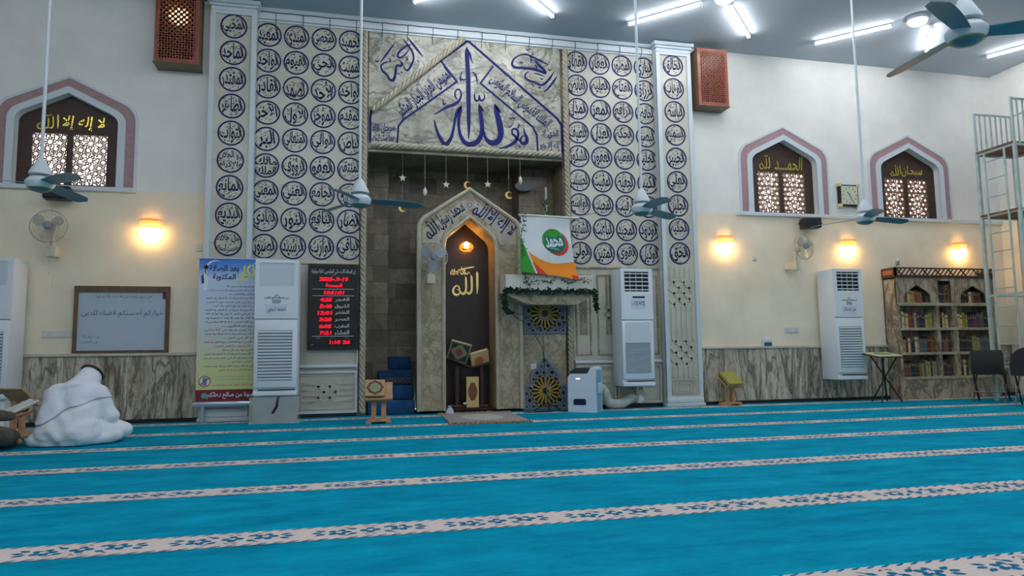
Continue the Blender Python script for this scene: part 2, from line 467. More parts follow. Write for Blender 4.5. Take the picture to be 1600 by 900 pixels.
OAKD = M('frame_wood', (112, 80, 56), .5, var=.25, vs=8, stretch=(4, 4, 1))
TEALF = M('fan_blade_teal', (72, 122, 134), .35)
FANW = M('fan_white', (206, 214, 222), .4)
GREEN_LEAF = M('leaf_green', (42, 92, 44), .5, var=.3, vs=30)
LEAFD = M('garland_dark_green', (22, 58, 40), .6, var=.35, vs=40)
ROBE = M('white_robe', (226, 230, 238), .8, bump=.15, bs=30, sheen=.2)
SKIN = M('skin', (176, 124, 96), .55)
BLUEC = M('blue_carpet', (18, 76, 124), .95, var=.3, vs=8)

# ================================================================ camera
cam_d = bpy.data.cameras.new('camera'); cam = bpy.data.objects.new('camera', cam_d); COL.objects.link(cam)
R_, U_, F_ = (.97361626, -.22780817, -.01322167), (-.00925199, -.09730226, .99521187), (.22800389, .96883214, .09684274)
mw = Matrix(((R_[0], U_[0], -F_[0], 0), (R_[1], U_[1], -F_[1], 0), (R_[2], U_[2], -F_[2], 0), (0, 0, 0, 1)))
mw.translation = (0, -9.7407, .8); cam.matrix_world = mw
cam_d.sensor_width = 36; cam_d.lens = 1076.146 / 1600 * 36; cam_d.clip_start = .05; SC.camera = cam

# ================================================================ the carpet
XL, XR, YB, HC = -7.9, 11.2, -13.6, 5.68
def carpet_material():
    m, nt, b = new_mat('teal_carpet'); L = nt.links
    b.inputs['Roughness'].default_value = .95; b.inputs['Specular IOR Level'].default_value = .02
    g = N(nt, 'ShaderNodeNewGeometry')
    mp = N(nt, 'ShaderNodeMapping'); mp.inputs['Scale'].default_value = (.6, 1.5, 1); L.new(g.outputs['Position'], mp.inputs['Vector'])
    a = N(nt, 'ShaderNodeTexNoise', inputs={'Scale': 3.0, 'Detail': 6.0, 'Roughness': .7}); L.new(mp.outputs[0], a.inputs['Vector'])
    r = N(nt, 'ShaderNodeValToRGB'); r.color_ramp.elements[0].position = .3; r.color_ramp.elements[0].color = lin((4, 114, 143))
    r.color_ramp.elements[1].position = .68; r.color_ramp.elements[1].color = lin((13, 157, 187)); L.new(a.outputs['Fac'], r.inputs['Fac'])
    L.new(r.outputs['Color'], b.inputs['Base Color'])
    n = N(nt, 'ShaderNodeTexNoise', inputs={'Scale': 160.0, 'Detail': 2.0}); L.new(g.outputs['Position'], n.inputs['Vector'])
    n2 = N(nt, 'ShaderNodeTexNoise', inputs={'Scale': 2.2, 'Detail': 4.0}); L.new(mp.outputs[0], n2.inputs['Vector'])
    ad = N(nt, 'ShaderNodeMath', operation='MULTIPLY_ADD'); ad.inputs[1].default_value = 2.0; L.new(n2.outputs['Fac'], ad.inputs[0]); L.new(n.outputs['Fac'], ad.inputs[2])
    bp = N(nt, 'ShaderNodeBump', inputs={'Strength': .35, 'Distance': .02}); L.new(ad.outputs[0], bp.inputs['Height']); L.new(bp.outputs[0], b.inputs['Normal'])
    return m
CARPET = carpet_material()
CSTRIPE = M('carpet_cream', (214, 198, 192), .95, var=.06, vs=60, sheen=.2, spec=.1)
CMOTIF = M('carpet_motif_blue', (20, 104, 138), .95, spec=.1)
CBROWN = M('carpet_motif_line', (140, 116, 124), .95, spec=.1)
mb = MB()
mb.poly([(XL, YB, 0), (XR, YB, 0), (XR, 0.9, 0), (XL, 0.9, 0)], 0)
def flat(pts, z, mi): mb.poly([(p[0], p[1], z) for p in pts], mi)
def flower(cx, cy, r, k, z, mi, sq=1.0, inner=.5):
    n = k * 8
    flat([(cx + r * (inner + (1 - inner) * abs(math.cos(k * t / 2))) * math.cos(t), cy + sq * r * (inner + (1 - inner) * abs(math.cos(k * t / 2))) * math.sin(t)) for t in [2 * PI * i / n for i in range(n)]], z, mi)
def leaf(cx, cy, a, l, w, z, mi):
    c, s = math.cos(a), math.sin(a); P = [(0, 0), (.3, .45), (.65, .4), (1, 0), (.65, -.4), (.3, -.45)]
    flat([(cx + x * l * c - y * w * s, cy + x * l * s + y * w * c) for x, y in P], z, mi)
y = -.39
while y > -11.5:
    hw = .122; near = y < -2
    flat([(XL, y - hw, 0), (XR, y - hw, 0), (XR, y + hw, 0), (XL, y + hw, 0)], .002, 1)
    x = XL + .02
    while x < XR - .05:                                   # the twisted border along both edges
        for sgn in (-1, 1):
            e = y + sgn * (hw - .012)
            flat([(x, e - .009), (x + .022, e - .011), (x + .052, e + .005), (x + .05, e + .012), (x + .022, e + .004)], .003, 2)
        x += .064
    x = XL + .2
    while x < XR - .3:                                    # a spray of three flowers with leaves every 60 cm
        if x > -6.5:
            flower(x, y, .048, 4, .003, 2, 1.05); flower(x, y, .016, 5, .004, 1)
            for s in (-1, 1):
                flower(x + s * .14, y + .008 * s, .056, 5, .003, 2, .95); flower(x + s * .14, y + .008 * s, .02, 5, .004, 1)
                leaf(x + s * .06, y + .03, PI / 2 - s * 1.0, .05, .03, .003, 2); leaf(x + s * .06, y - .03, -PI / 2 + s * 1.0, .05, .03, .003, 2)
                leaf(x + s * .20, y + .02, (0 if s > 0 else PI) + .5 * s, .055, .028, .003, 2); leaf(x + s * .20, y - .02, (0 if s > 0 else PI) - .5 * s, .055, .028, .003, 2)
                leaf(x + s * .215, y, 0 if s > 0 else PI, .05, .03, .003, 2)
                leaf(x + s * .09, y + .055, PI / 2 - s * .9, .04, .014, .003, 3); leaf(x + s * .09, y - .055, -PI / 2 + s * .9, .04, .014, .003, 3)
                leaf(x + s * .03, y + .06, PI / 2 + s * .9, .035, .014, .003, 3); leaf(x + s * .03, y - .06, -PI / 2 - s * .9, .035, .014, .003, 3)
        x += .6
    y -= 1.2
floor = struct(mb.build('floor', [CARPET, CSTRIPE, CMOTIF, CBROWN]))

# ================================================================ the room shell
WX = [-3.58, 6.895, 9.335]                                   # window centres
def wall_part(x0, x1, name):
    m = MB()
    holes = [arch(c, .596, 3.03, 3.87, 4.255, .237) for c in WX if x0 < c < x1]
    m.prism([(x0, 3.0), (x1, 3.0), (x1, HC), (x0, HC)], 0, .25, 0, holes)
    m.box(x0, x1, 0, .25, 0, 3.0, 1)
    return struct(m.build(name, [WHITE, CREAM]))
wall_part(XL, -1.288, 'wall_front_left')
wall_part(4.616, XR, 'wall_front_right')
m = MB(); m.box(-1.288, 4.616, .12, .25, 5.5, HC, 0); struct(m.build('wall_front_top', WHITE))
m = MB(); m.box(XR, XR + .2, YB, .25, 3.0, HC, 0); m.box(XR, XR + .2, YB, .25, 0, 3.0, 1); struct(m.build('wall_right', [WHITE, CREAM]))
m = MB(); m.box(XL - .2, XL, YB, .25, 3.0, HC, 0); m.box(XL - .2, XL, YB, .25, 0, 3.0, 1); struct(m.build('wall_left', [WHITE, CREAM]))
m = MB(); m.box(XL - .2, XR + .2, YB - .2, YB, 0, HC, 0); struct(m.build('wall_back', WHITE))
m = MB(); m.box(XL - .2, XR + .2, YB - .2, 1.3, HC, HC + .15, 0); struct(m.build('ceiling', CEIL))
# marble dado with its ledge, black skirting, window sill bands
for nm, x0, x1 in (('left', XL, -1.89), ('right', 5.22, XR)):
    m = MB(); m.box(x0, x1, -.015, .0, .05, .85); struct(m.build('trim_dado_' + nm, DADO))
    m = MB(); m.rbox(x0, x1, -.045, .0, .85, .89, .01); struct(m.build('trim_ledge_' + nm, M('ledge_stone', (200, 192, 176), .4, var=.12, vs=5)))
    m = MB(); m.box(x0, x1, -.02, .0, 0, .05); struct(m.build('baseboard_' + nm, BLACK))
for nm, x0, x1 in (('left', -4.6, -2.74), ('right', 5.98, XR)):
    m = MB(); m.rbox(x0, x1, -.05, .0, 2.975, 3.035, .012); struct(m.build('trim_sill_' + nm, TRIMW))

# ================================================================ windows
BARS = M('lattice_wood', (128, 84, 58), .55)
PANE = M('window_pane', (235, 240, 245), .05, alpha=.12)
def make_window(n, cx, word, wx, wz, ww, wh):
    w = bpy.data.objects.new('window_%d' % n, None); COL.objects.link(w); w.location = (cx, 0, 3.05); struct(w)
    m = MB(); m.prism(arch(cx, .80, 3.03, 3.90, 4.46, .14), -.022, .0, 0, [arch(cx, .685, 3.03, 3.885, 4.345, .2)]); m.build('window_surround', PINK, w)
    m = MB(); m.prism(arch(cx, .83, 3.03, 3.91, 4.495, .13), -.03, .0, 0, [arch(cx, .80, 3.03, 3.90, 4.46, .14)])
    m.prism(arch(cx, .685, 3.03, 3.885, 4.345, .2), -.045, .0, 0, [arch(cx, .596, 3.03, 3.87, 4.255, .237)]); m.build('window_moulding', TRIMW, w)
    hx = ((cx - .435, cx - .035), (cx + .035, cx + .44)); hz = (3.075, 3.745)
    holes = [[(a, hz[0]), (b, hz[0]), (b, hz[1]), (a, hz[1])] for a, b in hx]
    m = MB(); m.prism(arch(cx, .596, 3.03, 3.87, 4.255, .237), .08, .12, 0, holes); scr = m.build('window_screen', DKW, w)
    m = MB()
    for a, b in hx:                                       # open rosette tracery in both lights
        poly = [(a, hz[0]), (b, hz[0]), (b, hz[1]), (a, hz[1])]; c = (a + b) / 2
        for k in range(3):
            zc = hz[0] + (hz[1] - hz[0]) * (k + .5) / 3
            for q in range(10):
                t = 2 * PI * q / 10 + .3
                P = [(c + .034 * math.cos(t - .31), zc + .034 * math.sin(t - .31)), (c + .062 * math.cos(t - .2), zc + .062 * math.sin(t - .2)), (c + .088 * math.cos(t), zc + .088 * math.sin(t)),
                     (c + .062 * math.cos(t + .2), zc + .062 * math.sin(t + .2)), (c + .034 * math.cos(t + .31), zc + .034 * math.sin(t + .31))]
                m.strip(P, .0095, .09, .108, 0)
            m.strip(circ(c, zc, .034, 16), .0095, .09, .108, 0, closed=True)
        S = []
        for s in hex_star(a, b, hz[0], hz[1], .052):
            mid = ((s[0][0] + s[1][0]) / 2, (s[0][1] + s[1][1]) / 2)
            if all(math.hypot(mid[0] - c, mid[1] - (hz[0] + (hz[1] - hz[0]) * (k + .5) / 3)) > .09 for k in range(3)): S.append(s)
        for s in clip_segs(S, poly): m.strip([s[0], s[1]], .0095, .09, .108, 0)
    m.build('tracery', BARS, scr)
    m = MB(); m.box(cx - .44, cx + .44, .125, .13, hz[0], hz[1]); m.build('window_pane', PANE, w)
    m = MB(); aw = ww * .34; m.text(word, wx + aw * .55, wz, ww - aw * 1.1, wh, .075, 0, 0, .012, fit=True, shear=.12); m.allah(wx - ww / 2 + aw / 2, wz, aw, wh, .076, .06, 0, n != 2)
    m.build('gold_lettering', GOLD, w)
make_window(1, WX[0], 'لا إله إلا', WX[0], 3.89, .80, .20)
make_window(2, WX[1], 'الحمـــد', WX[1] + .0, 3.90, .82, .24)
make_window(3, WX[2], 'سبحـان', WX[2] + .02, 3.88, .66, .2)

# ================================================================ light
w = bpy.data.worlds.new('daylight'); SC.world = w; w.use_nodes = True
bg = w.node_tree.nodes['Background']; bg.inputs['Color'].default_value = (1, .97, .93, 1); bg.inputs['Strength'].default_value = 2.6
TUBE = glow('tube_light', (249, 251, 255), 42.0)
DISC = glow('round_light', (249, 251, 255), 36.0)
tube_group = 'tube lights fixed to the ceiling'
def tube_light(x0, y0, x1, y1, label):
    a, b = Vector((x0, y0, 0)), Vector((x1, y1, 0)); c = (a + b) / 2; d = (b - a); L = d.length
    t = thing('ceiling_tube_light', label, 'light', (c.x, c.y, HC - .004), math.atan2(d.y, d.x), tube_group)
    m = MB(); m.box(-L / 2, L / 2, -.022, .022, -.022, 0); m.build('tube_housing', FANW, t, world=False)
    m = MB(); m.tube([(-L / 2 + .01, 0, -.04), (L / 2 - .01, 0, -.04)], .02, 10); m.build('glowing_tube', TUBE, t, True, world=False)
    for s in (-1, 1): m = MB(); m.rbox(s * L / 2 - .012, s * L / 2 + .012, -.026, .026, -.066, 0, .006); m.build('end_cap', FANW, t, world=False)
    return t
def round_light(x, y, label):
    t = thing('round_ceiling_light', label, 'light', (x, y, HC - .004), 0, 'round lights at the middle of the tube stars')
    m = MB(); m.lathe([(.14, 0), (.14, -.05), (.125, -.06)], n=24); m.build('light_base', FANW, t, True, world=False)
    m = MB(); m.lathe([(.122, -.06), (.115, -.085), (.08, -.105), (.01, -.112)], n=24); m.build('glowing_diffuser', DISC, t, True, world=False)
names = {(1.8, 0): 'the tube star above the calligraphy wall', (4.95, 0): 'the tube star right of the calligraphy wall', (8.1, 0): 'the tube star above the right windows', (-1.35, 0): 'the tube star above the banner', (11.2, 0): ''}
for iy, yc in enumerate((-1.65, -6.2, -10.8)):
    for ix, xc in enumerate((-4.5, -1.35, 1.8, 4.95, 8.1)):
        if iy == 0 and ix < 2: continue
        place = '%s row from the calligraphy wall, %s from the left' % (('first', 'second', 'third')[iy], ('first', 'second', 'third', 'fourth', 'fifth')[ix])
        if ix > 0: round_light(xc, yc, 'round ceiling light at the middle of the %s star, %s row' % (('first', 'second', 'third', 'fourth', 'fifth')[ix], ('first', 'second', 'third')[iy]))
        for q, (sx, sy) in enumerate(((-1, 1), (1, 1), (-1, -1), (1, -1))):
            if iy == 0 and ix == 4 and q > 0: continue      # this star keeps one long arm here; its other tube sits askew below
            c = .7071
            tube_light(xc + sx * .33 * c, yc + sy * .33 * c, xc + sx * 1.4 * c, yc + sy * 1.4 * c,
                       'bright ceiling tube, %s %s arm of the %s star, %s row' % (('far' if sy > 0 else 'near'), ('left' if sx < 0 else 'right'), ('first', 'second', 'third', 'fourth', 'fifth')[ix], ('first', 'second', 'third')[iy]))
tube_light(8.50, -1.50, 9.12, -.76, 'bright ceiling tube set askew beside the round light above the two right windows')
tube_light(10.29, -.80, 10.75, -1.6, 'bright white tube on the ceiling above the metal scaffold')
# ================================================================ the calligraphy wall
NAMES_R = ['الخالق البارئ المصور الغفار القهار', 'الوهاب الرزاق الفتاح العليم القابض', 'الباسط الخافض الرافع المعز المذل', 'السميع البصير الحكم العدل اللطيف',
           'الخبير الحليم العظيم الغفور الشكور', 'العلي الكبير الحفيظ المقيت الحسيب', 'الجليل الكريم الرقيب المجيب الواسع', 'الحكيم الودود المجيد الباعث الشهيد', 'الحق الوكيل القوي المتين الولي']
NAMES_L = ['الحميد المحصي المبدئ المعيد المحيي', 'المميت الحي القيوم الواجد الماجد', 'الواحد الأحد الصمد القادر المقتدر', 'المقدم المؤخر الأول الآخر الظاهر',
           'الباطن الوالي المتعالي البر التواب', 'المنتقم العفو الرؤوف مالك_الملك ذو_الجلال_والإكرام', 'المقسط الجامع الغني المغني المانع', 'الضار النافع النور الهادي البديع', 'الباقي الوارث الرشيد الصبور جل_جلاله_وتقدست_أسماؤه']
RING_SHADE = M('ring_shadow_stone', (168, 168, 166), .5)
def medallion(cx, cz, y, word, parent):
    """one round medallion: navy ring, the name filling the disc, small vowel strokes in the gaps"""
    m = MB(); R = .172
    m.prism(circ(cx, cz, R, 36), y - .008, y, 0, [circ(cx, cz, R - .019, 36)], back=False)
    words = word.split('_')
    rows = {1: [words], 2: [[w_] for w_ in words], 3: [words[:2], words[2:]], 4: [words[:2], words[2:]]}[len(words)]
    k = len(rows); rnd = random.Random(word); pts = []; rr = .149
    for i, r in enumerate(rows):
        V, F, bb = glyphs(' '.join(r), .022 if k == 1 else .03, True); out = []
        W, H = bb[2] - bb[0], bb[3] - bb[1]; asp = W / H; sh = min(1.0, max(.80, asp * .66)) if k == 1 else 1.0
        for p, q in V:
            p = ((p - bb[0]) / W * 2 - 1) * sh; q = (q - bb[1]) / H * 2 - 1
            q = q * .95 if k == 1 else ((1 - .04) / k * (q * .86 + (k - 1) - 2 * i))
            p, q = p * math.sqrt(1 - q * q / 2), q * math.sqrt(1 - p * p / 2)
            out.append((cx + p * rr, y - .003, cz + q * rr)); pts.append((p * rr, q * rr))
        m.add(out, F, 1)
    n = 0; tries = 0; want = 11 if k == 1 else 5
    while n < want and tries < 400:                       # vowel strokes, dots and little hooks
        tries += 1; a = rnd.uniform(0, 2 * PI); r = rnd.uniform(.03, .14); u, v = r * math.cos(a), r * math.sin(a)
        if any(abs(u - t[0]) < .02 and abs(v - t[1]) < .013 for t in pts): continue
        px, pz = cx + u, cz + v; kind = rnd.random(); n += 1
        if kind < .55: m.strip([(px - .02, pz - .009), (px + .019, pz + .010)], .0075, y - .004, y - .001, 1); pts += [(u - .018, v - .008), (u, v), (u + .018, v + .008)]
        elif kind < .75: m.prism([(px, pz + .009), (px - .009, pz), (px, pz - .009), (px + .009, pz)], y - .004, y - .001, 1); pts.append((u, v))
        else: m.strip([(px - .014, pz + .009), (px - .002, pz - .008), (px + .014, pz + .010)], .006, y - .004, y - .001, 1); pts += [(u - .012, v), (u + .012, v)]
    m.build('medallion', [NAVYR, NAVYD], parent)
def knot_ribs(m, cx, z0, z1, pitch, n, zones, y, w=.018, h=.014, mi=0):
    """carved ribs running up and plaiting through each other in the given zones (centre heights)"""
    u = pitch
    for c in range(n):
        pts = [(cx + (c - (n - 1) / 2) * u, z0)]; col = c; sgn = 1 if c % 2 == 0 else -1
        for zc in zones:
            zb = zc - n * u / 2; pts.append((cx + (col - (n - 1) / 2) * u, zb)); p = col; d = sgn; z = zb; rem = float(n)
            while rem > 1e-6:
                lim = (n - 1 + .5) if d > 0 else -.5; st = min(rem, abs(lim - p)); p += d * st; z += st * u; rem -= st
                pts.append((cx + (p - (n - 1) / 2) * u, z))
                if rem > 1e-6: d = -d
            col = int(round(p)); col = max(0, min(n - 1, col)); pts.append((cx + (col - (n - 1) / 2) * u, z))
            sgn = 1 if col % 2 == 0 else -1
        pts.append((cx + (col - (n - 1) / 2) * u, z1)); q = [pts[0]]
        for a in pts[1:]:
            if math.hypot(a[0] - q[-1][0], a[1] - q[-1][1]) > 1e-4: q.append(a)
        m.strip(q, w, y - h, y, mi)
def frame2d(x0, x1, z0, z1): return [(x0, z0), (x1, z0), (x1, z1), (x0, z1)]
def moulding(m, x0, x1, z0, z1, w, y0, y1, mi=0): m.prism(frame2d(x0, x1, z0, z1), y0, y1, mi, [frame2d(x0 + w, x1 - w, z0 + w, z1 - w)])
def carved_panel(m, x0, x1, z0, z1, y, mi=0, mo=0):
    """lying panel with a plaited knot between running ribs"""
    moulding(m, x0, x1, z0, z1, .035, y - .03, y, mo); moulding(m, x0 + .05, x1 - .05, z0 + .05, z1 - .05, .018, y - .012, y, mi)
    k = len(m.v); mm = MB(); n = 4; L = x1 - x0 - .16; p = min(.075, (z1 - z0 - .18) / 4)
    knot_ribs(mm, 0, -L / 2, L / 2, p, n, [0], y, p * .42, .014)
    cx, cz = (x0 + x1) / 2, (z0 + z1) / 2
    mm.v = [(cx + v[2], v[1], cz + v[0]) for v in mm.v]; mm.f = [tuple(reversed(f)) for f in mm.f]
    m.add(mm.v, mm.f, mi)
PX0, P = -1.1442, .3725; PXR = 3.3626; Z0 = 5.2896
TRIMB = M('panel_moulding', (196, 206, 212), .45)
def main_panel(side):
    x0, x1 = (-1.282, .095) if side == 'left' else (3.225, 4.612)
    t = thing('calligraphy_panel', 'pale marble wall panel of thirty-six round name medallions, %s of the dark niche' % side, 'wall panel', ((x0 + x1) / 2, 0, 0), 0, 'medallion wall panels beside the niche')
    m = MB(); m.box(x0, x1, 0, .25, 0, 5.5)
    for i in range(1, 15): m.box(x0, x1, -.0008, 0, i * .3725 + .08, i * .3725 + .083, 1)
    m.build('slab', [CLAD, JOINT], t)
    names = NAMES_L if side == 'left' else NAMES_R
    for j, row in enumerate(names):
        q = row.split()
        for i in range(4):
            word = q[3 - i] if side == 'left' else q[4 - i]
            medallion((PX0 if side == 'left' else PXR) + i * P, Z0 - j * .3724, 0, word, t)
    m = MB(); m.rbox(x0, x1, -.03, 0, 2.075, 2.105, .008)
    if side == 'left':
        for a, b in ((-1.22, -.70), (-.62, -.26), (-.20, .10)):
            moulding(m, a + .04, b - .03, .70, 1.98, .02, -.014, 0)
            m.prism(frame2d(a + .09, b - .08, .75, .86), -.01, 0)
        for a, b in ((-.56, -.29), (-.15, .06)): m.prism(frame2d(a, b, .69, .92), -.016, 0)
    else:
        for a, b in ((3.24, 3.52), (3.58, 4.10), (4.10, 4.60)):
            moulding(m, a + .02, b - .02, .78, 1.99, .022, -.016, 0)
            knot_ribs(m, (a + b) / 2, 1.08, 1.94, (b - a) / 9, 4, [1.42], 0, (b - a) / 17, .014)
    m.build('sunken_frame', STONE if side == 'right' else CLAD, t)
    m = MB()
    if side == 'left': carved_panel(m, -1.2, -.72, .05, .62, 0, 0, 1); carved_panel(m, -.70, .10, .05, .62, 0, 0, 1)
    else:
        carved_panel(m, 3.24, 3.86, .06, .64, 0, 0, 0); carved_panel(m, 3.88, 4.6, .06, .64, 0, 0, 0)
    m.build('carved_panel', [CLAD, TRIMB], t)
    m = MB(); m.tube([(x0, -.03, .68), (x1, -.03, .68)], .026, 10); m.build('rail_moulding', TRIMB, t, True)
    m = MB(); m.box(x0, x1, -.02, 0, 0, .05); m.build('black_base', BLACK, t)
    return t
main_panel('left'); main_panel('right')

def pilaster(side):
    cx = -1.5777 if side == 'left' else 4.9061
    t = thing('pilaster', 'pale blue-white edged marble pilaster with nine round medallions, %s end of the calligraphy wall' % side, 'pilaster', (cx, 0, 0), 0, 'pilasters of the calligraphy wall')
    h = .285; y = -.15
    m = MB(); m.box(cx - h, cx + h, y, -.012, .0, 5.5)
    for i in range(1, 15): m.box(cx - h, cx + h, y - .0008, y, i * .3725 + .08, i * .3725 + .083, 1)
    m.build('shaft', [CLAD, JOINT], t)
    m = MB(); m.prism(frame2d(cx - h - .01, cx + h + .01, .02, 5.5), y - .025, y, 0, [frame2d(cx - h + .055, cx + h - .055, .16, 5.46)])
    m.box(cx - h - .01, cx - h, y - .02, -.06, .02, 5.5); m.box(cx + h, cx + h + .01, y - .02, -.06, .02, 5.5)
    m.build('edge_moulding', TRIMB, t)
    m = MB()
    for k, (e, z0, z1) in enumerate(((.01, 5.5, 5.56), (.03, 5.56, 5.60), (.055, 5.60, 5.66))): m.rbox(cx - h - e, cx + h + e, y - .02 - e, -.052, z0, z1, .012)
    m.build('capital', TRIMB, t)
    m = MB(); m.rbox(cx - h - .03, cx + h + .03, y - .05, -.047, 0, .05, .008); m.rbox(cx - h - .015, cx + h + .015, y - .04, -.047, .05, .13, .02); m.build('plinth', TRIMB, t)
    for j in range(9):
        q = (NAMES_L if side == 'left' else NAMES_R)[j].split()
        medallion(cx, 5.2969 - j * .3724, y, q[4] if side == 'left' else q[0], t)
    m = MB(); knot_ribs(m, cx, .42, 2.10, .084, 5, [.80, 1.70], y, .036, .014)
    for k in range(3): moulding(m, cx - .2 + k * .05, cx + .2 - k * .05, .17 + k * .03, .40 - k * .03, .014, y - .016, y)
    m.build('plaited_relief', CLAD, t)
pilaster('left'); pilaster('right')
m = MB(); m.rbox(-1.29, 4.62, -.05, 0, 5.5, 5.6, .012); m.rbox(-1.29, 4.62, -.02, 0, 5.472, 5.5, .006); m.box(-1.29, 4.62, -.02, 0, 5.6, HC); struct(m.build('trim_cornice', TRIMB))

def rope(m, a, b, r=.042, twist=9.0, strands=3, y=-.03):
    """carved stone rope between two points"""
    a, b = Vector(a), Vector(b); d = b - a; L = d.length; d.normalize()
    u = Vector((0, 1, 0)); s = d.cross(u).normalized(); n = max(24, int(L * 28))
    for k in range(strands):
        pts = []
        for i in range(n + 1):
            t = i / n; an = t * L * twist + 2 * PI * k / strands
            pts.append(a + d * (L * t) + (s * math.cos(an) + u * math.sin(an)) * r * .6)
        m.tube(pts, r * .5, 7)
for nm, a, b, lab in (('left', (.165, -.062, .05), (.165, -.062, 5.45), 'tall twisted stone rope column along the left edge of the dark niche'), ('right', (3.155, -.062, .3), (3.155, -.062, 5.45), 'tall twisted stone rope column along the right edge of the dark niche')):
    m = MB(); rope(m, a, b, .042, 28)
    tag(m.build('rope_column', ROPE, None, True, angle=70), lab, 'column', 'rope columns beside the niche')

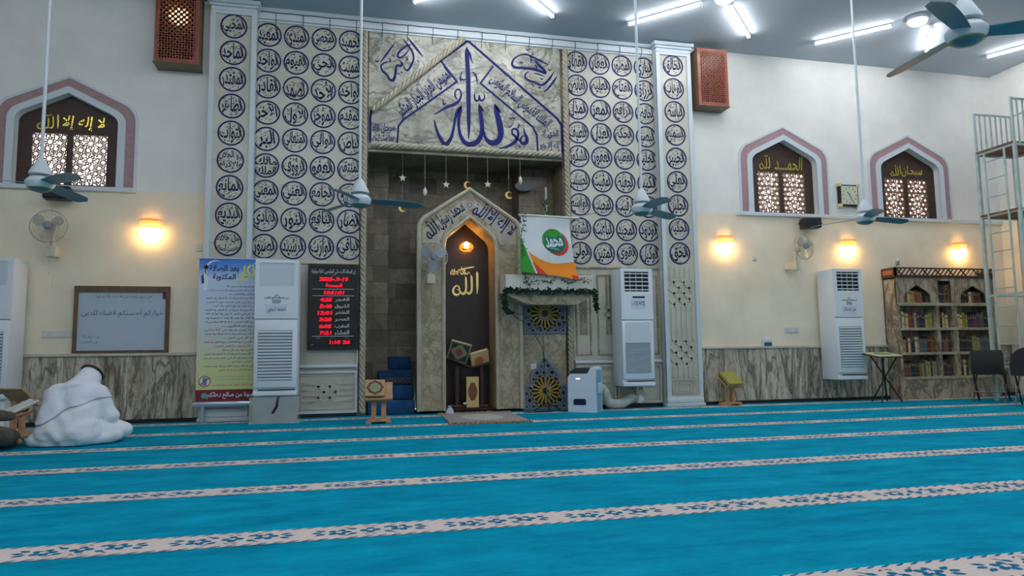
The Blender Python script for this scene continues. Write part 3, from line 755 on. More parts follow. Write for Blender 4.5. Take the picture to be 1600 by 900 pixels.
# ---------------------------------------------------------------- inscription over the niche
STROKES={'big':[[(1.645,5.373,0.0046),(1.647,5.283,0.0553),(1.66,5.079,0.0623),(1.668,4.839,0.0669),(1.67,4.552,0.0646),(1.671,4.314,0.0577),(1.672,4.124,0.0415),(1.668,3.971,0.0115),],[(1.65,5.363,0.0092),(1.694,5.263,0.0323),(1.717,5.176,0.0184),(1.75,5.123,0.0046),],[(1.83,4.516,0.0046),(1.838,4.445,0.0507),(1.854,4.327,0.06),(1.869,4.185,0.0623),(1.863,4.077,0.0623),(1.825,3.973,0.0692),(1.754,3.905,0.0738),(1.668,3.888,0.0715),(1.591,3.931,0.06),(1.541,4.034,0.0461),(1.521,4.162,0.0415),(1.524,4.28,0.0507),(1.548,4.401,0.0553),(1.56,4.458,0.0184),],[(1.555,4.449,0.0231),(1.501,4.374,0.0507),(1.468,4.253,0.0392),(1.444,4.11,0.0369),(1.411,3.979,0.0461),(1.356,3.889,0.06),(1.315,3.867,0.06),(1.269,3.923,0.0507),(1.219,4.014,0.0415),(1.183,4.117,0.0323),(1.163,4.221,0.0138),],[(1.829,4.504,0.0092),(1.871,4.435,0.0323),(1.899,4.397,0.0069),],[(2.062,4.538,0.0069),(2.08,4.45,0.0646),(2.107,4.344,0.083),(2.135,4.226,0.0922),(2.152,4.119,0.0922),(2.142,4.023,0.083),(2.089,3.948,0.0876),(2.008,3.932,0.0784),(1.942,3.97,0.0553),(1.905,4.044,0.0323),(1.887,4.138,0.0184),],[(2.067,4.521,0.0092),(2.12,4.441,0.0461),(2.161,4.396,0.0069),],[(1.147,4.297,0.0046),(1.243,4.36,0.0231),(1.358,4.435,0.0415),(1.462,4.478,0.0461),(1.528,4.542,0.0369),(1.558,4.615,0.0254),(1.55,4.686,0.0231),(1.512,4.712,0.0208),(1.475,4.676,0.0208),(1.47,4.609,0.0231),(1.498,4.559,0.0208),],[(1.767,4.684,0.0092),(1.76,4.607,0.0254),(1.783,4.556,0.03),(1.821,4.573,0.0208),(1.831,4.636,0.0184),(1.844,4.577,0.0277),(1.882,4.568,0.0254),(1.911,4.623,0.0208),(1.897,4.684,0.0092),],[(1.723,5.0,0.0069),(1.77,4.963,0.0208),(1.795,4.902,0.0231),(1.799,4.821,0.0069),],[(1.589,5.001,0.0069),(1.558,4.931,0.0184),(1.55,4.83,0.0161),],[(1.523,4.887,0.0069),(1.588,4.862,0.0208),(1.64,4.885,0.0069),],[(1.29,4.543,0.0069),(1.301,4.466,0.0231),(1.335,4.492,0.0092),],[(2.495,4.201,0.0069),(2.517,4.118,0.0277),(2.55,4.036,0.0507),(2.544,3.97,0.0553),(2.486,3.948,0.0461),(2.45,3.986,0.0323),(2.475,4.05,0.0231),(2.512,4.069,0.0138),],[(2.453,3.991,0.0231),(2.395,4.014,0.0277),(2.367,4.061,0.0323),(2.331,4.082,0.0277),(2.325,4.137,0.0277),(2.364,4.169,0.0277),(2.407,4.142,0.0323),(2.415,4.064,0.0392),(2.366,3.965,0.0507),(2.281,3.905,0.0415),(2.185,3.866,0.0254),(2.083,3.846,0.0046),],[(2.287,4.344,0.0069),(2.31,4.309,0.0161),(2.335,4.34,0.0138),(2.366,4.313,0.0138),],[(2.333,4.234,0.0092),(2.292,4.188,0.0184),(2.278,4.201,0.0069),],[(2.418,4.264,0.0069),(2.432,4.221,0.0184),(2.402,4.171,0.0069),],[(2.425,3.932,0.0069),(2.437,3.897,0.0161),(2.461,3.922,0.0069),],],
'rahman':[[(3.051,5.049,0.0069),(2.994,4.958,0.03),(2.905,4.84,0.0323),(2.832,4.765,0.0092),],[(2.992,5.099,0.0069),(2.94,5.011,0.0323),(2.856,4.91,0.0323),(2.782,4.879,0.03),(2.696,4.909,0.0277),(2.598,4.934,0.0323),(2.545,4.971,0.0277),(2.546,5.032,0.0231),(2.601,5.074,0.0115),],[(2.627,5.206,0.0092),(2.641,5.274,0.0184),(2.605,5.328,0.0208),(2.531,5.339,0.0208),(2.438,5.306,0.0208),(2.364,5.243,0.0277),(2.339,5.167,0.0346),(2.382,5.121,0.0392),(2.504,5.122,0.0392),(2.651,5.12,0.0415),(2.773,5.096,0.0415),(2.862,5.068,0.0277),(2.836,5.118,0.0369),(2.75,5.197,0.0369),(2.697,5.262,0.0138),],[(2.536,5.346,0.0069),(2.654,5.313,0.0208),(2.776,5.261,0.0254),(2.904,5.206,0.0069),],[(2.687,5.093,0.0092),(2.725,5.141,0.0184),(2.701,5.193,0.0115),],[(2.674,5.055,0.0069),(2.748,5.044,0.0184),(2.846,5.018,0.0069),],[(2.562,5.44,0.0069),(2.581,5.405,0.0161),(2.611,5.432,0.0115),(2.641,5.41,0.0069),],[(2.675,5.401,0.0069),(2.654,5.342,0.0161),],[(2.903,5.149,0.0069),(2.927,5.118,0.0184),(2.953,5.145,0.0069),],[(2.456,5.209,0.0092),(2.485,5.199,0.0208),(2.505,5.22,0.0069),],[(2.634,4.887,0.0069),(2.675,4.846,0.0161),],[(2.732,4.826,0.0069),(2.769,4.839,0.0184),(2.788,4.816,0.0069),],[(2.771,4.989,0.0069),(2.796,4.967,0.0161),(2.826,4.981,0.0069),],],
'rahim':[[(0.765,5.448,0.0069),(0.833,5.364,0.03),(0.924,5.254,0.03),(0.997,5.165,0.0092),],[(0.709,5.405,0.0069),(0.777,5.323,0.0277),(0.845,5.222,0.03),(0.861,5.117,0.0277),(0.822,5.007,0.0323),(0.784,4.945,0.03),(0.743,4.949,0.0208),(0.716,4.998,0.0115),],[(0.811,5.326,0.0092),(0.743,5.296,0.0231),(0.664,5.218,0.03),(0.631,5.144,0.0277),(0.671,5.124,0.0208),(0.743,5.178,0.0208),(0.799,5.266,0.0115),],[(0.596,5.337,0.0069),(0.529,5.241,0.0231),(0.456,5.128,0.0254),(0.385,5.021,0.0069),],[(0.658,5.076,0.0092),(0.698,5.032,0.0323),(0.671,4.994,0.0323),(0.626,5.002,0.0277),(0.609,4.942,0.0323),(0.598,4.847,0.0369),(0.569,4.774,0.0415),(0.52,4.782,0.0323),(0.48,4.849,0.0277),(0.419,4.903,0.0254),(0.397,4.971,0.0208),(0.441,5.021,0.0184),(0.497,5.045,0.0092),],[(0.552,5.161,0.0069),(0.586,5.128,0.0184),],[(0.508,5.098,0.0069),(0.53,5.064,0.0208),(0.508,5.039,0.0069),],[(0.631,4.885,0.0069),(0.658,4.871,0.0208),],[(0.672,4.912,0.0069),(0.699,4.898,0.0208),],[(0.314,5.053,0.0069),(0.341,5.031,0.0184),(0.368,5.057,0.0069),],[(0.913,5.105,0.0069),(0.936,5.076,0.0184),],[(0.743,5.083,0.0092),(0.777,5.11,0.0208),(0.754,5.143,0.0092),],],
'lines':[[(1.667,5.472),(0.268,4.299),(0.249,4.206),(0.25,3.828),],[(1.268,5.117),(1.499,4.826),(0.711,4.191),(0.645,4.094),(0.63,3.827),],[(1.667,5.472),(3.032,4.37),(3.099,4.264),(3.107,3.838),],[(2.049,5.113),(1.851,4.83),(2.648,4.211),(2.707,4.093),(2.719,3.829),],],
}
insc = thing('inscription_panel', 'cloudy marble panel over the niche with huge navy calligraphy inside a pointed band', 'wall panel', (1.67, 0, 3.75))
m = MB(); m.box(.225, 3.095, 0, .3, 3.75, 5.5)
for i in range(1, 8): m.box(.22 + i * .36, .223 + i * .36, -.0008, 0, 4.9, 5.5, 1)
m.box(1.29, 1.56, -.0012, 0, 5.2, 5.31, 2); m.box(2.62, 2.82, -.0012, 0, 5.24, 5.28, 3)
m.build('slab', [CENT, JOINT, M('repair_patch', (150, 146, 134), .7, var=.4, vs=14), M('dark_smudge', (92, 96, 92), .7)], insc)
m = MB()
for i, l in enumerate(STROKES['lines']): m.strip(l, .034 if i % 2 == 0 else .027, -.006, 0)
m.build('border_line', NAVY, insc)
m = MB()
for s in STROKES['big']: m.nib(s, -.002)
m.build('great_lettering', NAVY, insc)
m = MB()
for s in STROKES['rahman']: m.nib(s, -.002)
m.build('corner_lettering', NAVY, insc)
m = MB()
for s in STROKES['rahim']: m.nib(s, -.002)
m.build('corner_lettering', NAVY, insc)
aL = math.atan2(5.489 - 4.185, 1.666 - .244); aR = math.atan2(4.377 - 5.489, 3.099 - 1.666)
m = MB()
def band(t, cx, cz, w, h, rot):
    m.text(t, cx, cz, w, h, -.003, rot, 0, .028, fit=True, shear=.1)
    k = 9; c, s = math.cos(rot), math.sin(rot)
    for i in range(k):
        for sg in (-1, 1):
            p, q = -w / 2 + w * (i + .5) / k, sg * h * .62; X, Z = cx + p * c - q * s, cz + p * s + q * c
            m.strip([(X - .018 * c, Z - .018 * s - .006), (X + .018 * c, Z + .018 * s + .006)], .006, -.004, 0)
for a in (('الملك القدوس السلام المؤمن', 2.45, 4.575, 1.10, .25, aR), ('المهيمن العزيز الجبار المتكبر', 1.02, 4.62, 1.02, .25, aL)): m = MB(); band(*a); m.build('band_lettering', NAVY, insc)
for a in (('سبحان الله', .44, 4.05, .31, .15, .12), ('عما يشركون', .44, 3.90, .32, .13, .08), ('الذي لا', 2.92, 4.11, .25, .16, 0), ('إله إلا هو', 2.91, 3.93, .31, .15, 0)): m = MB(); m.text(a[0], a[1], a[2], a[3], a[4], -.003, a[5], 0, .024, fit=True); m.build('band_lettering', NAVY, insc)
m = MB(); m.text('١٤٢٢', .95, 3.88, .16, .04, -.003, 0, 0, .01); m.build('date', NAVY, insc)
m = MB(); rope(m, (.26, -.02, 3.80), (3.07, -.02, 3.80), .045, 26); m.build('rope_moulding', ROPE, insc, True, angle=70)
m = MB(); rope(m, (.275, -.05, 4.29), (1.60, -.05, 5.475), .045, 26); m.build('rope_moulding', ROPE, insc, True, angle=70)

# cable with short hooks strung along the cornice
m = MB(); pts = []
for i in range(60):
    x = -1.25 + 5.85 * i / 59; pts.append((x, -.058, 5.595 + .004 * math.sin(i * 1.9)))
m.tube(pts, .006, 5)
x = -1.05
while x < 4.6:
    m.tube([(x, -.058, 5.597), (x + .004, -.056, 5.5), (x - .003, -.026, 5.46), (x, -.02, 5.36)], .005, 5); x += .365
tag(m.build('cable', M('dark_cable', (60, 68, 74), .6)), 'thin dark cable with short drops strung along the cornice of the calligraphy wall', 'cable')

# ================================================================ the dark niche behind
m = MB()
m.box(.10, .22, .0, 1.25, 0, 5.5); m.box(3.10, 3.22, .0, 1.25, 0, 5.5); m.box(.10, 3.22, 1.0, 1.25, 0, 3.9); m.box(.10, 3.22, .31, 1.25, 3.72, 3.9); m.box(.22, 3.10, .0, .31, 3.70, 3.738)
m.box(.22, .55, .72, 1.0, 0, 3.72); m.box(2.55, 3.10, .55, 1.0, 0, 3.72)
struct(m.build('wall_niche', NICHE))

# prayer niche: pointed marble front with a dark panelled recess
mih = thing('mihrab', 'pointed marble prayer niche front with inscribed gable and dark panelled recess', 'prayer niche', (1.67, 0, 0))
outer = [(.935, .04)] + [(.935, 2.60)] + bez((.935, 2.60), (.935, 2.70), (1.01, 2.76), 5) + [(1.667, 3.20), (2.325, 2.76)] + bez((2.325, 2.76), (2.40, 2.70), (2.40, 2.60), 5) + [(2.40, .04)]
cxm = 1.667
def iarch(hw, zs, zp, z0=.04, k=.16): return arch(cxm, hw, z0, zs, zp, k, 5)
op = iarch(.365, 2.34, 2.78)
m = MB(); m.prism(list(reversed(outer)), -.06, .45, 0, [op]); m.build('front', STONE, mih)
m = MB(); m.tube([(x, -.065, z) for x, z in outer], .035, 8); m.build('outer_moulding', ROPE, mih, True)
m = MB(); m.tube([(x, -.065, z) for x, z in iarch(.385, 2.34, 2.80)], .03, 8); m.build('inner_moulding', ROPE, mih, True)
m = MB(); m.prism(iarch(.364, 2.34, 2.78), .40, .44); m.build('recess_panel', M('dark_recess_panel', (44, 28, 24), .35, var=.2, vs=3, stretch=(14, 14, .5)), mih)
m = MB(); rv = op
m.add([(x, -.02, z) for x, z in rv] + [(x, .40, z) for x, z in rv], [(i, i + 1, len(rv) + i + 1, len(rv) + i) for i in range(len(rv) - 1)])
m.v = [(cxm + (v[0] - cxm) * .985, v[1], v[2] if v[2] < .1 else v[2] - .006) for v in m.v]
m.build('reveal', M('warm_reveal_stone', (186, 160, 122), .4, var=.25, vs=9), mih)
m = MB(); m.prism([(.985, 2.58), (1.60, 3.05), (1.60, 2.86), (1.30, 2.62), (1.22, 2.40), (.985, 2.40)], -.064, -.06); m.prism([(2.35, 2.58), (2.35, 2.40), (2.11, 2.40), (2.03, 2.62), (1.73, 2.86), (1.73, 3.05)], -.064, -.06); m.prism(circ(cxm, 2.97, .06, 24), -.064, -.06)
m.build('inscription_ground', M('inscription_stone', (182, 176, 160), .5, var=.15, vs=7), mih)
m = MB()
a1 = math.atan2(.48, .66)
m.text('محمد رسول', 1.38, 2.81, .46, .25, -.067, a1, 0, .02, fit=True); m.allah(1.38 - .35 * math.cos(a1), 2.81 - .35 * math.sin(a1), .22, .25, -.067, a1); m.build('gable_lettering', NAVYD, mih); m = MB(); m.text('لا إله إلا', 2.12, 2.70, .44, .25, -.067, -a1, 0, .02, fit=True); m.allah(2.12 - .34 * math.cos(a1), 2.70 + .34 * math.sin(a1), .22, .25, -.067, -a1)
for s in (-1, 1):
    for k in range(6):
        t = .12 + k * .1; m.strip([(cxm + s * t - .012, 3.065 - t * .66), (cxm + s * t + .014, 3.05 - t * .66)], .01, -.068, -.064)
m.build('gable_lettering', NAVY, mih)
m = MB()
for k in range(8):
    t = 2 * PI * k / 8; m.prism([(cxm + .05 * math.cos(t), 2.97 + .05 * math.sin(t)), (cxm + .03 * math.cos(t + .39), 2.97 + .03 * math.sin(t + .39)), (cxm + .018 * math.cos(t), 2.97 + .018 * math.sin(t)), (cxm + .03 * math.cos(t - .39), 2.97 + .03 * math.sin(t - .39))], -.068, -.064)
m.build('star_rosette', M('pale_navy', (92, 104, 140), .5), mih)
m = MB(); m.allah(1.665, 1.87, .42, .36, .385, .03); g0 = len(m.v)
m.text('جل جلاله', 1.555, 2.05, .24, .12, .384, .25, 0, .05, fit=True); m.strip([(1.56, 2.07), (1.66, 2.10), (1.80, 2.125)], .02, .383, .386)
m.build('gold_lettering', M('bright_gold_letters', (255, 226, 150), .3, metal=.6), mih)
m = MB(); m.box(1.32, 2.02, -.02, .40, .0, .06); m.build('sill', DKW, mih)

t = thing('wall_lamp', 'small lit amber lamp on the dark panel inside the prayer niche', 'lamp', (1.665, .395, 2.44))
m = MB(); m.lathe([(.05, 0), (.05, .02), (.02, .03)], (1.665, .395, 2.44), 16, 0, 'y'); m.tube([(1.665, .38, 2.44), (1.665, .33, 2.46)], .012, 8); m.build('bracket', GOLD, t, True)
m = MB(); m.ell((1.675, .30, 2.44), (.04, .04, .05)); m.build('bulb', glow('amber_bulb', (255, 190, 96), 60), t, True)
m = MB(); m.lathe([(.05, .04), (.1, .0), (.105, -.06), (.07, -.09)], (1.675, .30, 2.44), 20, 0, 'z', False); m.build('glass_shade', M('amber_glass', (226, 150, 70), .1, alpha=.35), t, True)

# carpeted steps of the pulpit, going up behind the prayer niche
ps = thing('pulpit_stairs', 'steep steps covered in dark blue carpet inside the niche beside the prayer niche', 'stairs', (.65, .1, 0))
for k, (y0, z0, z1) in enumerate(((.02, 0, .19), (.24, .19, .40), (.46, .40, .60), (.68, .60, .80))):
    m = MB(); m.rbox((.235, .40, .40, .56)[k], .89, y0, (.70, .70, .70, .99)[k], z0, z1, .025); m.build('step', BLUEC, ps, True)
m = MB(); m.rbox(.41, .88, .27, .44, .405, .50, .03); tag(m.build('folded_rug', M('grey_patterned_cloth', (74, 76, 84), .9, var=.6, vs=26, c2=(20, 22, 30)), None, True), 'grey patterned folded rug lying on a dark blue stair step', 'rug')

# ---------------------------------------------------------------- stone block with the balcony ledge
blk = thing('pulpit_block', 'beige stone pulpit base right of the prayer niche with a white ledge above', 'pulpit', (2.75, 0, 0))
m = MB(); m.box(2.445, 3.09, -.02, .5, .0, 1.64); m.build('stone_base', STONE, blk)
m = MB()
for z in (1.10, .86, .66): m.box(2.445, 3.09, -.0215, -.02, z, z + .004)
m.box(2.445, 2.47, -.03, -.02, .78, 1.1); m.build('joint_line', JOINT, blk)
m = MB(); m.rbox(2.08, 3.36, -.5, -.128, 1.655, 1.915, .012); m.build('parapet', M('ledge_white_marble', (206, 206, 196), .4, var=.1, vs=4), blk)
m = MB(); m.prism([(2.05, 1.66), (2.40, 1.50), (3.14, 1.50), (3.40, 1.66)], -.47, -.128); m.build('soffit', STONE, blk)
m = MB(); m.box(2.98, 3.06, -.3, -.2, 1.91, 2.75); m.build('post', ROPE, blk)
def lattice(name, outline, inner, rose, label, loc):
    t = thing(name, label, 'grille', loc, 0, 'grey lattice grilles under the pulpit ledge')
    y = -.05
    m = MB(); m.prism(outline, y, -.0225, 0, [inner]); m.build('frame', M('grey_painted_frame', (104, 116, 134), .5), t)
    m = MB(); m.prism(inner, -.027, -.0225); m.build('shade_sheet', M('shade_behind_lattice', (16, 20, 32), .6), t)  # dark sheet paints the shade behind the open lattice
    m = MB(); xs = [p[0] for p in inner]; zs = [p[1] for p in inner]
    for s in clip_segs(hex_star(min(xs), max(xs), min(zs), max(zs), .066), inner, rose): m.strip([s[0], s[1]], .0085, y + .004, -.03)
    m.build('star_lattice', M('grey_lattice', (140, 150, 170), .5), t)
    m = MB(); cx, cz, r = rose
    for q in range(18):
        a = 2 * PI * q / 18; h = PI / 18 * .86
        p = [(cx + rr * math.cos(a + da), cz + rr * math.sin(a + da)) for rr, da in ((.055, 0), (.09, -h * .8), (r * .86, -h), (r, 0), (r * .86, h), (.09, h * .8))]
        m.strip(p, .011, y - .004, -.03, 0, closed=True)
    m.prism(circ(cx, cz, .064, 20), y - .004, -.03, 0, [circ(cx, cz, .048, 20)])
    m.build('yellow_rosette', M('rosette_yellow', (176, 146, 62), .5), t)
    m = MB(); m.prism(circ(cx, cz, .046, 16), y - .002, -.03); m.build('hub', BLACK, t)
sq = frame2d(2.45, 3.09, 1.105, 1.62)
lattice('lattice_grille', sq, frame2d(2.475, 3.065, 1.14, 1.585), (2.77, 1.40, .235), 'square grey lattice grille with a yellow rosette under the pulpit ledge', (2.77, -.02, 1.1))
o2 = [(2.43, .01), (3.09, .01), (3.09, .37), (3.0, .37), (3.0, .52), (2.77, .76), (2.54, .52), (2.54, .37), (2.43, .37)]
i2 = [(2.465, .045), (3.055, .045), (3.055, .335), (2.965, .335), (2.965, .505), (2.77, .71), (2.575, .505), (2.575, .335), (2.465, .335)]
lattice('lattice_grille', o2, i2, (2.76, .275, .225), 'grey lattice grille with a pointed top and yellow rosette standing on the carpet', (2.76, -.02, 0))
# ================================================================ things on the walls
# lit wall sconces
SCG = glow('sconce_glow', (255, 200, 118), 30); AMB = M('amber_filigree', (214, 138, 62), .35, emit=.6)
def sconce(x, z, label):
    t = thing('wall_sconce', label, 'wall lamp', (x, 0, z), 0, 'lit sconces on the cream walls')
    m = MB(); m.rbox(-.07, .07, -.02, 0, -.10, .15, .008); m.build('back_plate', GOLD, t, world=False)
    m = MB()
    n = 14
    for k in range(n + 1):
        a = PI * k / n; m.rbox(-.004 + .115 * math.cos(a), .004 + .115 * math.cos(a), -.018 - .09 * math.sin(a) - .004, -.018 - .09 * math.sin(a) + .004, .045, .15, .002)
    for zz in (.045, .098, .15): m.tube([(.118 * math.cos(PI * k / 16), -.018 - .093 * math.sin(PI * k / 16), zz) for k in range(17)], .009, 6)
    m.build('filigree_band', AMB, t, world=False)
    m = MB(); m.tube([(.105 * math.cos(PI * k / 16), -.02 - .08 * math.sin(PI * k / 16), .10) for k in range(17)], .03, 8); m.build('amber_glass', M('amber_band_glass', (230, 160, 80), .3, emit=1.6), t, True, world=False)
    m = MB(); m.lathe([(.002, -.125), (.055, -.115), (.095, -.07), (.115, -.01), (.118, .04)], (0, -.03, 0), 20, 0, 'z', True, 1, .85)
    m.v = [(v[0], min(v[1], -.006), v[2]) for v in m.v]; m.build('glowing_bowl', SCG, t, True, world=False)
sconce(-2.55, 2.47, 'lit amber sconce on the cream wall above the whiteboard')
sconce(5.757, 2.47, 'lit amber sconce on the cream wall beside the end pilaster')
sconce(8.022, 2.47, 'lit amber sconce above the air conditioner by the bookcase')
sconce(10.244, 2.47, 'lit amber sconce above the bookcase next to the scaffold')

# wooden lattice boxes high on the wall
BOXW = M('red_brown_wood', (150, 82, 62), .4, var=.2, vs=5, stretch=(4, 4, 1)); BOXS = M('olive_brown_wood', (112, 90, 62), .45, var=.2, vs=5)
def lattice_box(x0, x1, z0, z1, label, lit):
    t = thing('wall_mounted_box', label, 'speaker box', ((x0 + x1) / 2, 0, z0), 0, 'wooden lattice boxes high on the wall'); y = -.27
    m = MB(); m.box(x0, x0 + .02, y + .02, -.002, z0, z1); m.box(x1 - .02, x1, y + .02, -.002, z0, z1); m.box(x0, x1, y + .02, -.002, z0, z0 + .02); m.box(x0, x1, y + .02, -.002, z1 - .02, z1); m.box(x0, x1, -.06, -.04, z0, z1); m.build('case', BOXS, t)
    m = MB(); holes = []; nx = 6; dx = (x1 - x0 - .12) / nx; nz = int((z1 - z0 - .12) / dx)
    m.prism(frame2d(x0, x1, z0, z1), y, y + .02, 0, [frame2d(x0 + .05, x1 - .05, z0 + .05, z1 - .05)])
    S = []; W, H = x1 - x0, z1 - z0; st = dx * 1.0
    for k in range(-30, 60):
        S += [((x0 + k * st, z0), (x0 + k * st + H, z1)), ((x0 + k * st, z0), (x0 + k * st - H, z1))]
    for s in clip_segs(S, frame2d(x0 + .045, x1 - .045, z0 + .045, z1 - .045), None, .01): m.strip([s[0], s[1]], .026, y + .002, y + .016)
    m.build('lattice_front', BOXW, t)
    m = MB(); m.box(x0 + .03, x1 - .03, y + .13, y + .135, z0 + .03, z1 - .03); m.build('inner_cloth', M('box_cloth', (58, 44, 40), .8), t)
    if lit: m = MB(); m.ell(((x0 + x1) / 2, y + .07, z0 + .66), (.13, .03, .12)); m.build('glow_inside', glow('box_glow', (255, 214, 140), 8), t, True)  # glowing ellipsoid added behind the lattice to brighten its holes
    m = MB(); m.rbox(x0 - .012, x1 + .012, y - .012, -.002, z0 - .02, z0, .006); m.build('bottom_lip', BOXS, t)
lattice_box(-2.53, -1.99, 4.68, 5.66, 'reddish wooden lattice box high on the wall left of the calligraphy wall', True)
lattice_box(5.27, 5.79, 4.66, 5.58, 'reddish wooden lattice box high on the wall right of the calligraphy wall', False)

# black loudspeakers under the window sills
def speaker(x, z, label, rz):
    t = thing('loudspeaker', label, 'speaker', (x, -.16, z), rz, 'small black loudspeakers under the sills')
    m = MB(); m.rbox(-.15, .15, -.09, .09, -.085, .085, .02); m.build('cabinet', BLACK, t, world=False)
    m = MB(); m.rbox(-.135, .135, -.098, -.088, -.07, .07, .004); m.build('mesh_front', M('speaker_mesh', (34, 36, 40), .8, bump=.5, bs=300), t, world=False)
    m = MB(); m.tube([(0, .08, 0), (0, .13, .02), (0, .155, .02)], .02, 8); m.rbox(-.05, .05, .145, .16, -.05, .07, .005); m.tube([(-.15, 0, 0), (-.19, 0, 0)], .012, 6); m.tube([(.15, 0, 0), (.19, 0, 0)], .012, 6); m.build('bracket', BLACK, t, world=False)
speaker(-3.60, 2.90, 'small black loudspeaker on the wall under the left window', .15)
speaker(7.22, 2.85, 'small black loudspeaker on the wall between the two right windows and their sconces', -.25)

# wall fans
CAGE = M('fan_cage_wire', (168, 164, 152), .4); FBL = M('fan_blade_smoke', (150, 150, 142), .3, alpha=.6); FBB = M('fan_blade_blue_smoke', (132, 158, 178), .3, alpha=.85); FBODY = M('fan_body_cream', (204, 196, 172), .5)
def wall_fan(x, z, label, yaw, side, blue=False, tilt=-.1, y=-.32, mount=0.0):
    t = thing('wall_fan', label, 'fan', (x, y, z), yaw, 'round wall fans'); Rm = .205; T = Matrix.Rotation(tilt, 4, 'X')
    def part(m, n, mt, sm=True): m.xf(T); return m.build(n, mt, t, sm, world=False)
    m = MB()
    for q in range(30):
        a = 2 * PI * q / 30; c, s = math.cos(a), math.sin(a)
        m.tube([(.04 * c, -.085, .04 * s), (.13 * c, -.08, .13 * s), (.19 * c, -.05, .19 * s), (Rm * c, -.0, Rm * s)], .0014, 4)
        m.tube([(.05 * c, .06, .05 * s), (.15 * c, .045, .15 * s), (Rm * c, 0, Rm * s)], .0014, 4)
    for r, yy in ((.09, -.083), (.15, -.072), (.185, -.052)): m.tube([(r * math.cos(2 * PI * k / 36), yy, r * math.sin(2 * PI * k / 36)) for k in range(36)], .0016, 4, closed=True)
    m.tube([(Rm * math.cos(2 * PI * k / 40), 0, Rm * math.sin(2 * PI * k / 40)) for k in range(40)], .006, 6, closed=True); part(m, 'cage', CAGE)
    m = MB()
    for q in range(3):
        a0 = 2 * PI * q / 3 + .5; G = []
        for i in range(7):
            r = .035 + .145 * i / 6; wv = .35 + .35 * math.sin(PI * min(1, i / 6 * .9 + .1))
            for j in range(5):
                a = a0 + wv * (j / 4 - .5) * 2 * .85; G.append((r * math.cos(a), -.035 + .03 * (j / 4 - .5), r * math.sin(a)))
        m.add(G, [(i * 5 + j, i * 5 + j + 1, (i + 1) * 5 + j + 1, (i + 1) * 5 + j) for i in range(6) for j in range(4)])
    part(m, 'blades', FBB if blue else FBL)
    m = MB(); m.lathe([(.008, .09), (.04, .088), (.05, .07), (.05, .03)], (0, 0, 0), 16, 0, 'y'); part(m, 'hub', M('fan_hub_blue', (104, 128, 142), .3))
    m = MB(); m.lathe([(.06, -.05), (.065, -.09), (.05, -.15), (.02, -.17)], (0, 0, 0), 16, 0, 'y'); part(m, 'motor', FBODY)
    m = MB(); d = -y - mount; m.tube([(0, .12, -.02), (side * .02, .15, -.15), (side * .03, .16, -.24)], .028, 8); m.rbox(side * .03 - .055, side * .03 + .055, .10, .21, -.36, -.22, .015)
    m.build('neck', FBODY, t, True, world=False)
    m = MB(); m.rbox(side * .03 - .04, side * .03 + .04, .20, d + .02, -.34, -.24, .01); m.build('wall_bracket', FBODY, t, world=False)
    for k in (-.02, .02): 
        m = MB(); m.tube([(side * .03 + k, .16, -.36), (side * .03 + k, .165, -.62 - k * 4)], .0025, 4); m.ell((side * .03 + k, .165, -.64 - k * 4), (.008, .008, .012)); m.build('pull_cord', FBODY, t, world=False)
wall_fan(-3.62, 2.45, 'round cream wall fan between the left window and the white socket', .05, .0)
wall_fan(6.95, 2.44, 'round cream wall fan between two sconces on the right wall', .30, -.2)
wall_fan(1.10, 2.16, 'round pale blue wall fan on the left pillar of the prayer niche', .10, 0, True, .0, -.34, .088)

# wall clock
t = thing('wall_clock', 'square cream wall clock with black sides between the right windows', 'clock', (8.06, 0, 3.37))
m = MB(); m.rbox(7.88, 8.24, -.07, 0, 3.19, 3.55, .01); m.build('clock_case', BLACK, t)
m = MB(); m.rbox(7.905, 8.215, -.08, -.068, 3.215, 3.525, .006); m.build('clock_face', M('clock_face_cream', (206, 206, 180), .3), t)
for cx, cz in ((7.885, 3.545), (8.235, 3.545), (7.885, 3.195), (8.235, 3.195)): m = MB(); m.rbox(cx - .03, cx + .03, -.085, -.02, cz - .03, cz + .03, .01); m.build('gold_corner', M('corner_gold', (222, 208, 160), .3, metal=.5), t)
m = MB()
for k in range(12):
    a = 2 * PI * k / 12; r0, r1 = .115, .14; m.strip([(8.06 + r0 * math.sin(a), 3.37 + r0 * math.cos(a)), (8.06 + r1 * math.sin(a), 3.37 + r1 * math.cos(a))], .012, -.083, -.08)
for a, l, w_ in ((-.7, .07, .012), (2.75, .1, .009)): m.strip([(8.06, 3.37), (8.06 + l * math.sin(a), 3.37 + l * math.cos(a))], w_, -.086, -.083)
m.build('clock_hand', M('clock_ink', (70, 72, 66), .5), t)

# whiteboard
t = thing('whiteboard', 'framed whiteboard with handwriting leaning on the left marble ledge', 'whiteboard', (-2.85, 0, .9))
x0, x1, z0, z1 = -3.40, -2.29, .895, 1.745
m = MB(); m.box(x0, x1, -.05, -.005, z1 - .075, z1); m.box(x0, x1, -.045, -.005, z0, z0 + .03); m.box(x0, x0 + .045, -.045, -.005, z0 + .03, z1 - .075); m.box(x1 - .045, x1, -.045, -.005, z0 + .03, z1 - .075); m.build('wooden_frame', OAKD, t)
m = MB(); m.box(x0 + .045, x1 - .045, -.025, -.006, z0 + .03, z1 - .075); m.build('white_surface', M('whiteboard_white', (176, 190, 206), .12), t)
m = MB(); y = -.027
m.text('قال رسول الله (صلى الله عليه وآله وسلم)', -2.83, 1.61, .78, .05, y, 0, 0, 0)
m.text('خياركم أحسنكم قضاء للدين', -2.84, 1.40, .95, .15, y, 0, 0, -.004)
m.text('عن رسول الله', -3.20, 1.10, .2, .05, y); m.text('من الحديث', -3.22, 1.03, .2, .05, y)
m.build('handwriting', M('marker_ink', (52, 66, 78), .6), t)
